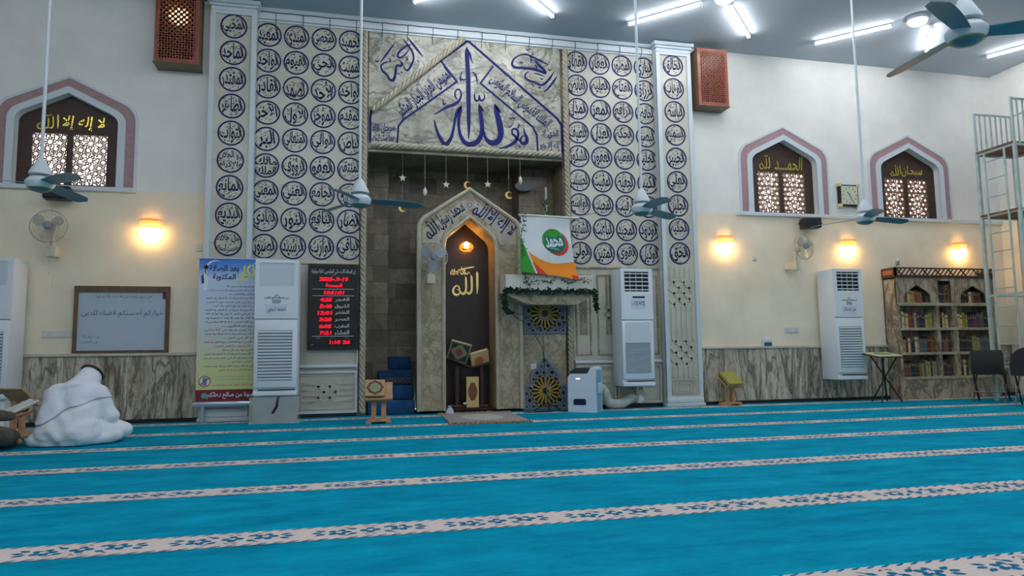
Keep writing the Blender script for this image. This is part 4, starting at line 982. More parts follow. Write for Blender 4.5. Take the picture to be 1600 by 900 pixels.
m = MB(); m.rbox(x1 - .085, x1 - .045, -.04, -.024, z1 - .16, z1 - .078, .004); m.build('dark_red_eraser', M('dark_red', (74, 20, 34), .5), t)

# prayer time board
t = thing('prayer_time_board', 'black digital prayer time board with red glowing figures on the marble wall', 'digital clock', (-.205, 0, .9))
x0, x1, z0, z1 = -.565, .114, .90, 2.072
m = MB(); m.rbox(x0, x1, -.075, -.031, z0, z1, .008); m.prism(frame2d(x0, x1, z0, z1), -.083, -.07, 0, [frame2d(x0 + .03, x1 - .03, z0 + .03, z1 - .03)]); m.build('case', M('board_black', (14, 14, 17), .3), t)
m = MB(); m.box(x0 + .03, x1 - .03, -.077, -.073, z0 + .03, z1 - .03); m.build('glass_face', M('board_face', (10, 11, 14), .15), t)
def pz(v): return z1 - (v - 20) / 870 * (z1 - z0)
def px(u): return x0 + (u - 15) / 540 * (x1 - x0)
LED = glow('red_digits', (255, 10, 40), 2.2)
y = -.079
for tx, u, v, w_, h_ in (('2025-.9-19', 285, 175, .38, .055), ('10:51:01', 290, 312, .26, .05), ('4:25', 205, 383, .155, .05), ('5:40', 207, 450, .16, .05), ('12:01', 196, 517, .185, .05), ('3:28', 203, 583, .16, .05), ('6:05', 200, 652, .16, .05), ('7:21', 205, 718, .15, .05), ('1:10', 305, 812, .14, .05), ('26', 425, 812, .1, .05)):
    m = MB(); m.text(tx, px(u), pz(v), w_, h_, y, 0, 0, .03, fit=True, arabic=False, shear=.15); m.build('red_digits', LED, t)
m = MB(); m.text('الجمعة', px(285), pz(240), .22, .06, y, 0, 0, .02, fit=True); m.build('red_word', LED, t)
m = MB()
m.text('إن الصلاة كانت على المؤمنين كتابا موقوتا', px(285), pz(100), .58, .075, y, 0, 0, .005, fit=True); m.build('heading', M('board_lettering', (190, 200, 206), .5), t)
m = MB(); m.text('التاريخ', px(285), pz(132), .08, .02, y)
for tx, v in (('الفجر', 383), ('الشروق', 450), ('الظهر', 515), ('العصر', 583), ('المغرب', 652), ('العشاء', 715)): m.text(tx, px(375), pz(v), .19, .062, y, 0, 0, .012, fit=True)
for v in (276, 343, 752): m.box(px(65), px(500), y - .001, y, pz(v) - .003, pz(v) + .003)
for tx, u in (('الحرارة', 425), ('الوقت المتبقي', 280), ('الإقامة', 130)): m.text(tx, px(u), pz(768), .07, .02, y)
m.text('الأنوار', px(65), pz(835), .05, .02, y); m.build('white_lettering', M('board_lettering', (190, 200, 206), .5), t)

# sockets, switches and small wall fittings
def plate(x, z, w, h, label, cat='socket', y=0.0, n=1):
    t = thing('wall_socket' if cat == 'socket' else 'light_switch', label, cat, (x, y, z))
    m = MB(); m.rbox(x - w / 2, x + w / 2, y - .014, y, z - h / 2, z + h / 2, .006); m.build('cover_plate', M('socket_white', (206, 206, 206), .4), t)
    m = MB()
    for k in range(n):
        c = x - w / 2 + w * (k + .5) / n
        if cat == 'socket':
            for dx, dz in ((-.012, -.012), (.012, -.012), (0, .014)): m.rbox(c + dx - .004, c + dx + .004, y - .0155, y - .013, z + dz - .005, z + dz + .005, .001)
        else: m.rbox(c - .016, c + .016, y - .019, y - .012, z - .022, z + .022, .003)
    m.build('socket_hole' if cat == 'socket' else 'rocker', M('socket_grey', (120, 124, 130), .5) if cat == 'socket' else M('socket_white', (206, 206, 206), .4), t)
plate(-3.58, 1.137, .36, .085, 'long white double socket plate on the wall left of the whiteboard', n=2)
plate(6.885, 1.138, .26, .085, 'long white double socket plate on the wall right of the tissue box', n=2)
plate(2.592, .63, .085, .085, 'small white light switch on the stone pulpit base', 'switch', -.02)
plate(6.272, 2.284, .085, .075, 'small white switch high on the cream wall right of the end pilaster', 'switch')
plate(-1.96, 2.27, .08, .10, 'small pale switch plate beside the left end of the calligraphy wall', 'switch')
t = thing('wall_mounted_sensor', 'tiny grey alarm sensor on the wall above the corner of the bookcase', 'sensor', (8.97, 0, 2.27)); m = MB(); m.rbox(8.94, 9.0, -.03, 0, 2.22, 2.29, .008); m.build('sensor_body', M('sensor_grey', (128, 128, 132), .5), t); m = MB(); m.ell((8.97, -.03, 2.305), (.018, .018, .02)); m.build('dome', PAPER, t, True)

# ================================================================ tall air conditioners
def air_con(x0, x1, y, yb, z0, z1, label, kind):
    t = thing('air_conditioner', label, 'air conditioner', ((x0 + x1) / 2, yb, z0), 0, 'tall white air conditioners along the front wall')
    W, H = x1 - x0, z1 - z0
    m = MB(); m.rbox(x0, x1, y + .03, yb, z0, z1, .02); m.build('body', ACW, t, True)
    m = MB(); m.rbox(x0 + .004, x1 - .004, y, y + .05, z0 + .10 * H / 1.73, z0 + .555 * H, .018); m.build('lower_panel', ACW, t, True)
    gz0 = z0 + .80 * H; gz1 = z1 - .05
    m = MB(); m.prism(frame2d(x0 + .004, x1 - .004, z0 + .562 * H, z1 - .004), y, y + .045, 0, [frame2d(x0 + .06, x1 - .06, gz0, gz1)]); m.build('upper_panel', ACW, t)
    m = MB()
    if kind == 'closed':
        m.rbox(x0 + .06, x1 - .06, y + .008, y + .02, gz0, gz1, .004)
        for k in range(9): zz = gz0 + (gz1 - gz0) * (k + .5) / 9; m.box(x0 + .07, x1 - .07, y + .005, y + .009, zz - .003, zz + .003)
        m.build('closed_outlet', M('outlet_white', (202, 212, 222), .3), t)
    else:
        m.box(x0 + .06, x1 - .06, y + .024, y + .028, gz0, gz1); m.build('dark_outlet', DARK, t)
        m = MB()
        for k in range(5): zz = gz0 + (gz1 - gz0) * (k + .5) / 5; m.obox((x0 + .06, y + .008, zz), (x1 - .06, y + .008, zz), .016, .014)
        for k in range(1, 4): xx = x0 + .06 + (W - .12) * k / 4; m.box(xx - .003, xx + .003, y + .016, y + .022, gz0, gz1)
        m.build('outlet_slat', ACW, t)
    m = MB(); lz0, lz1 = (z0 + .11 * H, z0 + .475 * H); sl = MB()
    n = 16 if kind != 'fine' else 26
    if kind == 'fine': lz1 = z0 + .37 * H
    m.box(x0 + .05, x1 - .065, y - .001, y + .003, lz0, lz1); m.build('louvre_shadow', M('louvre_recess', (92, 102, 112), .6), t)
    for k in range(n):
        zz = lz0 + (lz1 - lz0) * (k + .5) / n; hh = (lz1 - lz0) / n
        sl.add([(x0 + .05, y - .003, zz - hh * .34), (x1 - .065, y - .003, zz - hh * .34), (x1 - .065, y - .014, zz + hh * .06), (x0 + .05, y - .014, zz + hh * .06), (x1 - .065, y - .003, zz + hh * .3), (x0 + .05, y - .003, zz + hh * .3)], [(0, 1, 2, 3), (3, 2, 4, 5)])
    if kind == 'fine':
        for k in range(16):
            zz = z0 + .385 * H + .16 * H * k / 16; sl.box(x0 + .05, x1 - .06, y - .006, y, zz, zz + .005)
    sl.build('louvre_slats', ACW, t)
    m = MB(); m.rbox(x0, x1, y - .004, y + .06, z0, z0 + .06 * H / 1.73, .015); m.box(x0 + .06, x1 - .02, y - .005, y, z0 + .068, z0 + .082, 1); m.build('base_rail', [ACW, DARK], t)
    cx = (x0 + x1) / 2 - .0
    if kind == 'fine':
        m = MB(); m.box(cx - .07, cx + .12, y - .003, y, z0 + .745 * H, z0 + .76 * H); m.build('brand_strip', DARK, t)
        m = MB(); m.box(cx - .09, cx + .13, y - .004, y - .001, z0 + .655 * H, z0 + .74 * H); s = m.build('paper_note', M('note_paper', (206, 214, 232), .6), t)
        m = MB(); m.text('٢٤×٢٤', cx + .04, z0 + .70 * H, .16, .07, y - .005, .04, 0, .015, fit=True); m.text('ش', cx - .065, z0 + .695 * H, .05, .04, y - .005, 0, 0, .0); m.build('handwriting', INK, s)
    else:
        m = MB(); m.text('من فضلك أغلق الباب', cx, z0 + .715 * H, .33, .042, y - .003, 0, 0, .03); m.text('لطفا', cx, z0 + .735 * H, .06, .02, y - .003, 0, 0, .01)
        m.build('black_lettering', INK, t)
        m = MB(); m.box(cx - .05, cx + .05, y - .002, y, z0 + .672 * H, z0 + .70 * H); m.build('grey_display', ACG, t)
        m = MB(); m.box(cx - .13, cx + .12, y - .004, y - .001, z0 + .585 * H, z0 + .668 * H); s = m.build('paper_note', M('note_paper', (206, 214, 232), .6), t)
        m = MB(); m.text('من فضلك' if kind == 'open' else 'لطفا أغلق', cx, z0 + .63 * H, .22, .075, y - .005, .03, 0, .01, fit=True); m.build('handwriting', INK, s)
    return t
air_con(-1.165, -.64, -.70, -.32, .335, 2.04, 'tall white air conditioner with closed outlet next to the prayer banner', 'closed')
air_con(3.80, 4.30, -.45, -.06, .33, 2.035, 'tall white air conditioner hung between the pulpit ledge and the plaited pilaster', 'fine')
air_con(7.36, 7.88, -.45, -.05, .35, 2.085, 'tall white air conditioner on the cream wall left of the bookcase', 'open')
air_con(-4.46, -3.92, -.45, -.05, .36, 2.04, 'tall white air conditioner by the reader in olive clothes', 'closed')
t = thing('pedestal', 'low white pedestal wrapped in clear plastic film under the air conditioner by the banner', 'pedestal', (-.9, -.5, 0))
m = MB(); m.rbox(-1.16, -.66, -.66, -.36, 0, .333, .015); m.build('white_base', M('pedestal_white', (190, 190, 182), .5, var=.15, vs=4), t)
m = MB(); m.box(-1.2, -.62, -.685, -.68, .0, .325); m.box(-.625, -.62, -.68, -.34, 0, .325); m.box(-1.2, -1.195, -.68, -.34, 0, .325); m.build('plastic_film', M('clear_film', (200, 206, 206), .12, alpha=.3), t)
m = MB(); m.tube([(-.86, -.668, .33), (-.88, -.675, .2), (-.93, -.672, .12)], .018, 7); m.build('black_hose', BLACK, t, True)
t = tag(MB().tube([(4.12, -.2, .34), (4.12, -.16, .22), (4.14, -.12, .1), (4.14, -.06, .07)], .02, 7).build('drain_pipe', M('grey_pipe', (150, 156, 156), .5), None, True), 'thin grey drain pipe under the air conditioner beside the pilaster', 'pipe')
t = thing('condenser_stand', 'low white support box behind the far left air conditioner', 'stand', (-4.2, -.2, 0)); m = MB(); m.box(-4.42, -3.95, -.4, -.06, 0, .36); m.build('stand_box', ACW, t)

# ================================================================ the roll-up banner with the remembrances
def grad_mat():
    m, nt, b = new_mat('banner_print'); L = nt.links; b.inputs['Roughness'].default_value = .45
    g = N(nt, 'ShaderNodeNewGeometry'); s = N(nt, 'ShaderNodeSeparateXYZ'); L.new(g.outputs['Position'], s.inputs[0])
    mr = N(nt, 'ShaderNodeMapRange', inputs={'From Min': .41, 'From Max': 2.10}); L.new(s.outputs['Z'], mr.inputs['Value'])
    r = N(nt, 'ShaderNodeValToRGB'); c = r.color_ramp
    c.elements[0].position = 0; c.elements[0].color = lin((214, 216, 148)); c.elements[1].position = 1; c.elements[1].color = lin((40, 104, 200))
    for p, k in ((.16, (214, 216, 156)), (.42, (206, 214, 214)), (.62, (204, 214, 232)), (.84, (190, 208, 234)), (.93, (84, 144, 216))):
        e = c.elements.new(p); e.color = lin(k)
    L.new(mr.outputs[0], r.inputs['Fac']); L.new(r.outputs['Color'], b.inputs['Base Color']); return m
bn = thing('roll_up_banner', 'tall printed blue and yellow banner of prayers standing before the left pilaster', 'banner', (-1.52, -.25, 0))
x0, x1, zb, zt = -1.905, -1.07, .26, 2.095; y = -.235
m = MB(); m.box(x0, x1, y, y + .004, .41, zt); m.build('printed_sheet', grad_mat(), bn)
m = MB(); m.box(x0, x1, y, y + .004, zb, .41); m.build('dark_red_band', M('banner_red', (122, 26, 44), .5), bn)
m = MB(); m.rbox(x0 - .02, x1 + .02, y - .012, y + .02, zt - .005, zt + .02, .006); m.build('top_rail', SILVER, bn)
m = MB(); m.rbox(x0 - .03, x1 + .03, y - .055, y + .045, .19, .262, .025); m.build('base_cassette', SILVER, bn, True)
m = MB()
for xx in (x0 + .10, x1 - .12): m.rbox(xx - .02, xx + .02, y - .10, y + .03, 0, .195, .008)
m.build('foot', SILVER, bn)
yt = y - .002
m = MB(); m.text('أذكار', -1.30, 1.94, .26, .26, yt, .25, 0, .03, fit=True, shear=.3); m.build('yellow_title', M('title_yellow', (228, 222, 76), .5), bn)
m = MB(); m.text('بعد الصلاة', -1.60, 1.965, .36, .10, yt, 0, 0, .03, fit=True); m.text('المكتوبة', -1.60, 1.855, .28, .10, yt, 0, 0, .03, fit=True); m.build('navy_title', M('title_navy', (30, 34, 96), .5), bn)
m = MB()
m.strip([(-1.70 + .13 * math.cos(a), 1.94 + .13 * math.sin(a), .002 + .02 * math.sin((a - 1.2) / 2.6 * PI)) for a in [1.2 + 2.6 * k / 14 for k in range(15)]], .01, yt - .001, yt); m.build('crescent', M('banner_white', (220, 228, 240), .5), bn)
m = MB(); m.prism([(-1.855, 1.68), (-1.80, 1.68), (-1.795, 1.82), (-1.81, 1.95), (-1.84, 1.95), (-1.86, 1.82)], yt - .001, yt, 0); m.prism(circ(-1.823, 1.985, .03, 14), yt - .001, yt, 1); m.prism([(-1.87, 1.77), (-1.84, 1.77), (-1.85, 1.90), (-1.88, 1.86)], yt - .001, yt, 2); m.build('printed_figure', [M('banner_white', (220, 228, 240), .5), M('figure_dark', (70, 66, 70), .6), M('figure_blue', (60, 84, 160), .6)], bn)
LN = ['أستغفر الله أستغفر الله أستغفر الله', 'اللهم أنت السلام ومنك السلام تباركت', 'يا ذا الجلال والإكرام ـــــ', 'لا إله إلا الله وحده لا شريك له، له الملك وله الحمد', 'وهو على كل شيء قدير، اللهم لا مانع لما أعطيت', 'ولا معطي لما منعت ولا ينفع ذا الجد منك الجد ــ', 'لا إله إلا الله وحده لا شريك له، له الملك وله الحمد', 'وهو على كل شيء قدير، لا حول ولا قوة إلا بالله', 'لا إله إلا الله، ولا نعبد إلا إياه، له النعمة وله', 'الفضل وله الثناء الحسن، لا إله إلا الله مخلصين له', 'الدين ولو كره الكافرون ــــ', 'سبحان الله والحمد لله والله أكبر|ثلاثا وثلاثين', 'لا إله إلا الله وحده لا شريك له، له الملك وله الحمد', 'وهو على كل شيء قدير ـــــ', 'قراءة آية الكرسي، سورة الإخلاص، سورة الفلق|مرة واحدة', '|بعد كل صلاة مرة وبعد صلاة الفجر والمغرب', 'سورة الناس|مرة بعد كل صلاة', 'لا إله إلا الله وحده لا شريك له، له الملك وله الحمد', 'يحيي ويميت وهو على كل شيء قدير|عشر مرات بعد', '|صلاتي المغرب والفجر', 'اللهم إني أسألك علما نافعا ورزقا طيبا وعملا', 'متقبلا|بعد السلام من صلاة الفجر']
mN = MB(); mR = MB()
FULL = {0: .45, 2: .42, 5: .62, 10: .5, 13: .48, 15: .58, 16: .48, 19: .36, 21: .52}
for i, l in enumerate(LN):
    zz = 1.735 - i * .0515; a, _, b = l.partition('|'); Wd = FULL.get(i, .70); xr = x1 - .055
    tot = len(a) + len(b); wa = Wd * len(a) / tot
    if a.strip(): mN.text(a, xr - wa / 2, zz, wa * .97, .034, yt, 0, 0, .012, fit=True)
    if b.strip(): mR.text(b, xr - wa - (Wd - wa) / 2, zz, (Wd - wa) * .95, .034, yt, 0, 0, .012, fit=True)
for zz in (.57, .535): mN.text('قال رسول الله صلى الله عليه وسلم الصلاة عماد الدين', -1.40, zz, .56, .016, yt, 0, 0, 0, fit=True)
mR.text('الرجاء إغلاق الهاتف النقال عند دخول المسجد', -1.42, .465, .60, .03, yt, 0, 0, .01, fit=True)
mN.build('navy_lines', M('title_navy', (30, 34, 96), .5), bn); mR.build('red_lines', M('line_red', (196, 66, 62), .5), bn)
m = MB(); m.prism(circ(-1.80, .515, .066, 28), yt - .0005, yt, 0); m.prism(circ(-1.80, .515, .072, 28), yt - .001, yt, 1, [circ(-1.80, .515, .062, 28)]); m.prism(frame2d(-1.825, -1.775, .46, .565), yt - .001, yt, 2); m.strip([(-1.85, .475), (-1.75, .555)], .012, yt - .002, yt, 1)
m.build('no_phone_sign', [M('banner_white', (220, 228, 240), .5), M('line_red_dark', (150, 40, 50), .5), M('phone_grey', (130, 140, 160), .5)], bn)
m = MB(); m.text('لا تنسونا من صالح دعائكم', -1.44, .335, .66, .09, yt, 0, 0, .02, fit=True); m.prism([(-1.80 + .045 * (1 if k % 2 else .75) * math.cos(2 * PI * k / 16), .335 + .045 * (1 if k % 2 else .75) * math.sin(2 * PI * k / 16)) for k in range(16)], yt - .001, yt, 1)
m.build('white_lettering', [M('banner_white', (220, 228, 240), .5), M('banner_teal', (110, 158, 150), .5)], bn)
# ================================================================ flag, garlands and hanging ornaments
fx0, fx1, fz1 = 2.30, 3.02, 2.735
def flag_pt(u, v):
    """u along the rod 0..1, v down 0..1"""
    x = fx0 - .03 * v + (fx1 - fx0) * u + .15 * u * v * v; z = fz1 - v * (.80 + .08 * u * u) - .02 * u
    return (x, -.55 - .03 * v * math.sin(6.0 * u + 2 * v) - .045 * v * v * math.sin(3.2 * u + .6) - .015 * math.sin(11 * v + 3 * u) * u, z)
def flag_mat(u, v):
    if math.hypot((u - .655) * .80, (v - .40) * .88) < .185 * 1.0:
        return 2 if (v < .33 - .15 * (u - .65) ** 2 or u < .47) and not (u > .72 and v > .3) else 3
    if math.hypot((u - .70) * .80, (v - .425) * .88) < .19 and u > .56 and (v > .52 or u > .84): return 4
    cv = .60 + .28 * u - .22 * u * u + .9 * max(0, .12 - u) ** .5 * -1.0
    lo = .70 + .80 * u if u < .30 else 9
    if u < .26 and v > .36 + 2.2 * u + .9 * u * u: return 2
    if u < .30 and v > .31 + 2.1 * u + .8 * u * u: return 0
    o = .50 + .95 * u - .80 * u * u if u < .75 else .7625 - .25 * (u - .75)
    if v > o and u > .06:
        r = .72 + 1.1 * (u - .1) if u < .5 else 1.2 - .0 * u
        if u < .58 and v > .60 + .85 * u: return 4
        if u > .88 and v > .93: return 4
        return 1
    return 0
t = thing('flag', 'white, green and orange flag with a round green emblem hanging over the pulpit ledge', 'flag', (2.7, -.55, 1.9))
m = MB(); nu, nv = 110, 120
vs = [flag_pt(i / nu, j / nv) for j in range(nv + 1) for i in range(nu + 1)]
m.v = vs
for j in range(nv):
    for i in range(nu):
        a = j * (nu + 1) + i; m.f.append((a, a + nu + 1, a + nu + 2, a + 1)); m.m.append(flag_mat((i + .5) / nu, (j + .5) / nv))
m.build('cloth', [M('flag_white', (214, 218, 222), .85), M('flag_orange', (236, 138, 30), .8), M('flag_green', (46, 142, 46), .8), M('flag_teal', (24, 104, 92), .8), M('flag_red', (204, 60, 36), .8)], t, True)
def on_flag(X, Z): p = flag_pt(X, Z); return (p[0], p[1] - .006, p[2])
m = MB()
def ftext(s, u, v, w, h, rot=0.0, bold=.03):
    V, F, bb = glyphs(s, bold, True); sx, sz = w / (bb[2] - bb[0]), h / (bb[3] - bb[1]); c, n = math.cos(rot), math.sin(rot); out = []
    for a, b in V:
        p, q = (a - (bb[0] + bb[2]) / 2) * sx, (b - (bb[1] + bb[3]) / 2) * sz; out.append(on_flag(u + (p * c - q * n), v - (p * n + q * c)))
    m.add(out, F)
ftext('محمد', .655, .41, .34, .19, .2); ftext('رسول الله', .66, .53, .16, .035, 0, .02)
m.build('white_emblem_lettering', M('flag_lettering', (206, 222, 224), .8), t)
m = MB(); m.tube([(2.27, -.55, 2.745), (3.14, -.55, 2.725)], .018, 10); m.ell((3.14, -.55, 2.725), (.024, .024, .024)); m.build('rod', M('pale_rod', (196, 198, 186), .3), t, True)
m = MB(); m.tube([(2.68, -.52, 1.92), (2.68, -.52, 3.16)], .018, 8); m.tube([(2.68, -.52, 2.74), (2.68, -.55, 2.738)], .012, 6); m.build('upright_pole', M('grey_metal_pole', (150, 156, 160), .35, metal=.4), t, True)

def leaves(m, path, n, size, spread, rnd, mi=0):
    P = [Vector(p) for p in path]
    for k in range(n):
        f = rnd.random() * (len(P) - 1); i = min(int(f), len(P) - 2); c = P[i].lerp(P[i + 1], f - i)
        c = c + Vector((rnd.gauss(0, spread), rnd.gauss(0, spread * .7), rnd.gauss(0, spread))); a = rnd.uniform(0, 2 * PI); e = rnd.uniform(-.7, .7)
        d = Vector((math.cos(a) * math.cos(e), math.sin(e) - .3, math.sin(a) * math.cos(e))).normalized(); s = d.cross(Vector((0, 1, .2))).normalized(); up = d.cross(s)
        L = size * rnd.uniform(.7, 1.3); w_ = L * .33
        m.add([c, c + d * L * .45 + s * w_ + up * .004, c + d * L, c + d * L * .45 - s * w_ + up * .004, c + d * L * .45 - up * .006], [(0, 1, 4), (1, 2, 4), (2, 3, 4), (3, 0, 4)], mi)
rnd = random.Random(3)
gar = [(2.07, -.52, 1.40), (2.06, -.52, 1.55), (2.08, -.52, 1.70), (2.2, -.52, 1.68), (2.4, -.525, 1.685), (2.6, -.52, 1.675), (2.8, -.525, 1.685), (3.0, -.52, 1.68), (3.2, -.52, 1.685), (3.37, -.52, 1.68), (3.385, -.52, 1.55), (3.40, -.515, 1.40)]
t = thing('garland', 'dark green leaf garland draped along the lower edge of the white ledge', 'garland', (2.7, -.52, 1.68))
m = MB(); leaves(m, gar, 900, .035, .016, rnd); m.build('foliage', LEAFD, t); m = MB(); m.tube(gar, .012, 6); m.build('wire', LEAFD, t)
def vine(path, n, label, size=.03, sp=.02):
    t = thing('vine', label, 'vine', path[0]); m = MB(); leaves(m, path, n, size, sp, rnd); m.build('foliage', GREEN_LEAF, t); m = MB(); m.tube(path, .003, 5); m.build('stem', GREEN_LEAF, t)
vine([(2.31, -.60, 2.74), (2.33, -.61, 2.6), (2.29, -.60, 2.45), (2.32, -.61, 2.3), (2.30, -.60, 2.12)], 45, 'thin green vine hanging down the left edge of the flag')
vine([(2.30, -.53, 2.05), (2.36, -.53, 1.92), (2.38, -.525, 1.78), (2.42, -.53, 1.62), (2.43, -.54, 1.55)], 60, 'green vine hanging below the flag over the left end of the ledge')
vine([(2.42, -.51, 1.80), (2.6, -.512, 1.84), (2.72, -.512, 1.80), (2.8, -.512, 1.88)], 40, 'green vine trailing across the middle of the white ledge', .026)
vine([(2.88, -.512, 1.86), (3.0, -.512, 1.80), (3.14, -.512, 1.86), (3.3, -.512, 1.82)], 60, 'green vine trailing across the right end of the white ledge', .026)
vine([(2.68, -.545, 2.80), (2.65, -.55, 2.90), (2.70, -.545, 2.98)], 26, 'little green sprig twisted round the upright flag pole', .04, .035)

ORN = M('ornament_cream', (206, 200, 176), .4); ORG = M('ornament_gold', (206, 172, 96), .35, metal=.4)
def star2(cx, cz, r): return [(cx + (r if k % 2 == 0 else r * .42) * math.sin(2 * PI * k / 10), cz + (r if k % 2 == 0 else r * .42) * math.cos(2 * PI * k / 10)) for k in range(10)]
def hang(x, z, kind, label, y=-.0):
    t = thing('hanging_ornament', label, 'ornament', (x, y, z), 0, 'ornaments hanging across the top of the niche')
    m = MB(); m.tube([(x, y, 3.75), (x, y, z + .03)], .0025, 4); k = 1
    while 3.75 - k * .11 > z + .06: m.ell((x, y, 3.75 - k * .11), (.007, .007, .007), 0, 6, 4); k += 1
    m.build('bead_string', M('string_grey', (150, 148, 136), .5), t)
    m = MB()
    if kind == 'star': m.prism(star2(x, z, .055), y - .006, y + .006); m.build('star', ORN, t)
    elif kind == 'lantern': m.lathe([(.006, .07), (.012, .05), (.028, .03), (.03, -.02), (.018, -.05), (.006, -.06)], (x, y, z), 10); m.build('lantern', ORN, t, True)
    else:
        o = [(x + .055 * math.cos(a), z + .055 * math.sin(a)) for a in [.7 + (2 * PI - 1.4) * i / 20 for i in range(21)]]
        i_ = [(x + .018 + .042 * math.cos(a), z + .006 + .040 * math.sin(a)) for a in [2 * PI - .75 - (2 * PI - 1.5) * i / 20 for i in range(21)]]
        m.prism(o + i_, y - .008, y + .008); m.build('crescent', ORG, t)
    return t
hang(.707, 3.34, 'star', 'pale star ornament on the leftmost bead string in the niche, over a gold crescent')
hang(.707, 2.90, 'moon', 'gold crescent hanging below the leftmost pale star in the niche')
hang(1.026, 3.15, 'lantern', 'small pale lantern ornament hanging left of the gable in the niche')
hang(1.332, 3.27, 'star', 'pale star ornament hanging just left of the gable peak in the niche')
hang(1.631, 3.25, 'moon', 'gold crescent hanging right in front of the gable peak', -.09)
hang(1.946, 3.30, 'star', 'pale star ornament hanging just right of the gable peak in the niche')
hang(2.263, 3.15, 'moon', 'gold crescent hanging right of the gable in the niche')
hang(2.441, 3.38, 'lantern', 'small pale lantern ornament on the rightmost bead string in the niche')
m = MB(); m.prism([(x, z) for x, z in circ(2.60, 3.40, .15, 24)], .40, .53); m.v = [(2.60 + (v[0] - 2.60), v[1], 3.40 + (v[2] - 3.40) * .5) for v in m.v]
tag(m.build('wall_lamp', M('dark_blue_glass', (34, 56, 74), .3), None), 'dark blue oval lamp shade on the shaded back wall of the niche', 'lamp')

# ================================================================ reading stands, books and things on the floor
def quran(name, label, cat, loc, rz, tilt, w, h, th, cov, orn, field, inner):
    """closed book lying on a sloping board: local x = width, cover faces up"""
    t = thing(name, label, cat, loc, rz); T = Matrix.Rotation(tilt, 4, 'X')
    m = MB(); m.rbox(-w / 2, w / 2, -h / 2, h / 2, 0, .008, .003); m.rbox(-w / 2, w / 2, -h / 2, h / 2, th - .008, th, .003); m.rbox(-w / 2 - .003, -w / 2 + .008, -h / 2, h / 2, 0, th, .003); m.xf(T); c = m.build('cover', cov, t, world=False)
    m = MB(); m.box(-w / 2 + .006, w / 2 - .006, -h / 2 + .006, h / 2 - .006, .007, th - .007); m.xf(T); m.build('pages', M('page_edge', (206, 190, 156), .7), t, world=False)
    m = MB(); z = th + .001
    def fl(pts, zz, mi): m.poly([(p[0], p[1], zz) for p in pts], mi)
    a, b = w * .42, h * .42
    if inner is not None:
        def sc(k, n=16): return [(k * a * (1 + .06 * math.cos(8 * q)) * math.copysign(abs(math.cos(q)) ** 1.3, math.cos(q)), k * b * (1 + .06 * math.cos(8 * q)) * math.copysign(abs(math.sin(q)) ** 1.3, math.sin(q))) for q in [2 * PI * i / 48 for i in range(48)]]
        fl([(-w * .46, -h * .46), (w * .46, -h * .46), (w * .46, h * .46), (-w * .46, h * .46)], z, 0); fl(sc(1.05), z + .001, 1); fl(sc(.72), z + .002, 0); fl(sc(.62), z + .003, 2)
        for sg in (-1, 1): fl([(p[0], sg * b * .62 + p[1]) for p in circ(0, 0, h * .05, 12)], z + .004, 0)
    m.xf(T); m.build('cover_ornament', [orn, field, inner if inner else orn], t, world=False)
    return t
def low_stand(label, loc, rz, w, board, hgt, tilt, shelf_only=False):
    """low wooden reading stand: base with feet, two uprights, sloping board with lip; local front is -y"""
    t = thing('reading_stand', label, 'reading stand', loc, rz, 'low wooden reading stands')
    m = MB(); m.rbox(-w * .42, w * .42, -.10, .10, .02, .05, .008)
    for s in (-1, 1): m.rbox(s * w * .36 - .035, s * w * .36 + .035, -.105, .105, 0, .025, .006)
    m.build('base', PINE, t, world=False)
    for s in (-1, 1): m = MB(); m.rbox(s * w * .18 - .03, s * w * .18 + .03, -.02, .02, .045, hgt - .03, .006); m.build('upright', PINE, t, world=False)
    m = MB(); m.rbox(-w / 2, w / 2, -board / 2, board / 2, -.02, 0, .006); m.rbox(-w / 2, w / 2, -board / 2 - .02, -board / 2 + .004, -.025, .03, .006)
    m.xf(Matrix.Translation((0, 0, hgt + .03)) @ Matrix.Rotation(tilt, 4, 'X')); m.build('sloping_board', PINE, t, world=False)
    return t
ti = 1.0
low_stand('pale wooden reading stand with a closed book before the carpeted steps', (.345, -1.12, 0), -.05, .33, .24, .36, ti)
quran('book', 'closed beige holy book with a dark red diamond, on the wooden stand by the steps', 'book', (.30, -1.145, .412), -.05, ti, .23, .22, .035, M('book_tan', (166, 140, 98), .5), M('book_tan', (166, 140, 98), .5), M('book_maroon', (92, 34, 44), .5), M('book_sage', (118, 140, 92), .5))
low_stand('wooden reading stand with a yellow-green book against the right dado', (5.60, -.24, 0), .35, .34, .24, .34, .75)
quran('book', 'closed yellow-green holy book on the stand by the right dado', 'book', (5.60, -.265, .395), .35, .75, .32, .26, .035, M('book_olive', (160, 158, 66), .5, var=.3, vs=40), M('book_olive', (160, 158, 66), .5, var=.3, vs=40), M('book_olive', (150, 150, 60), .5), None)
low_stand('wooden reading stand seen from behind beside the kneeling man in white', (-3.50, -1.15, 0), 2.6, .36, .26, .40, .75)

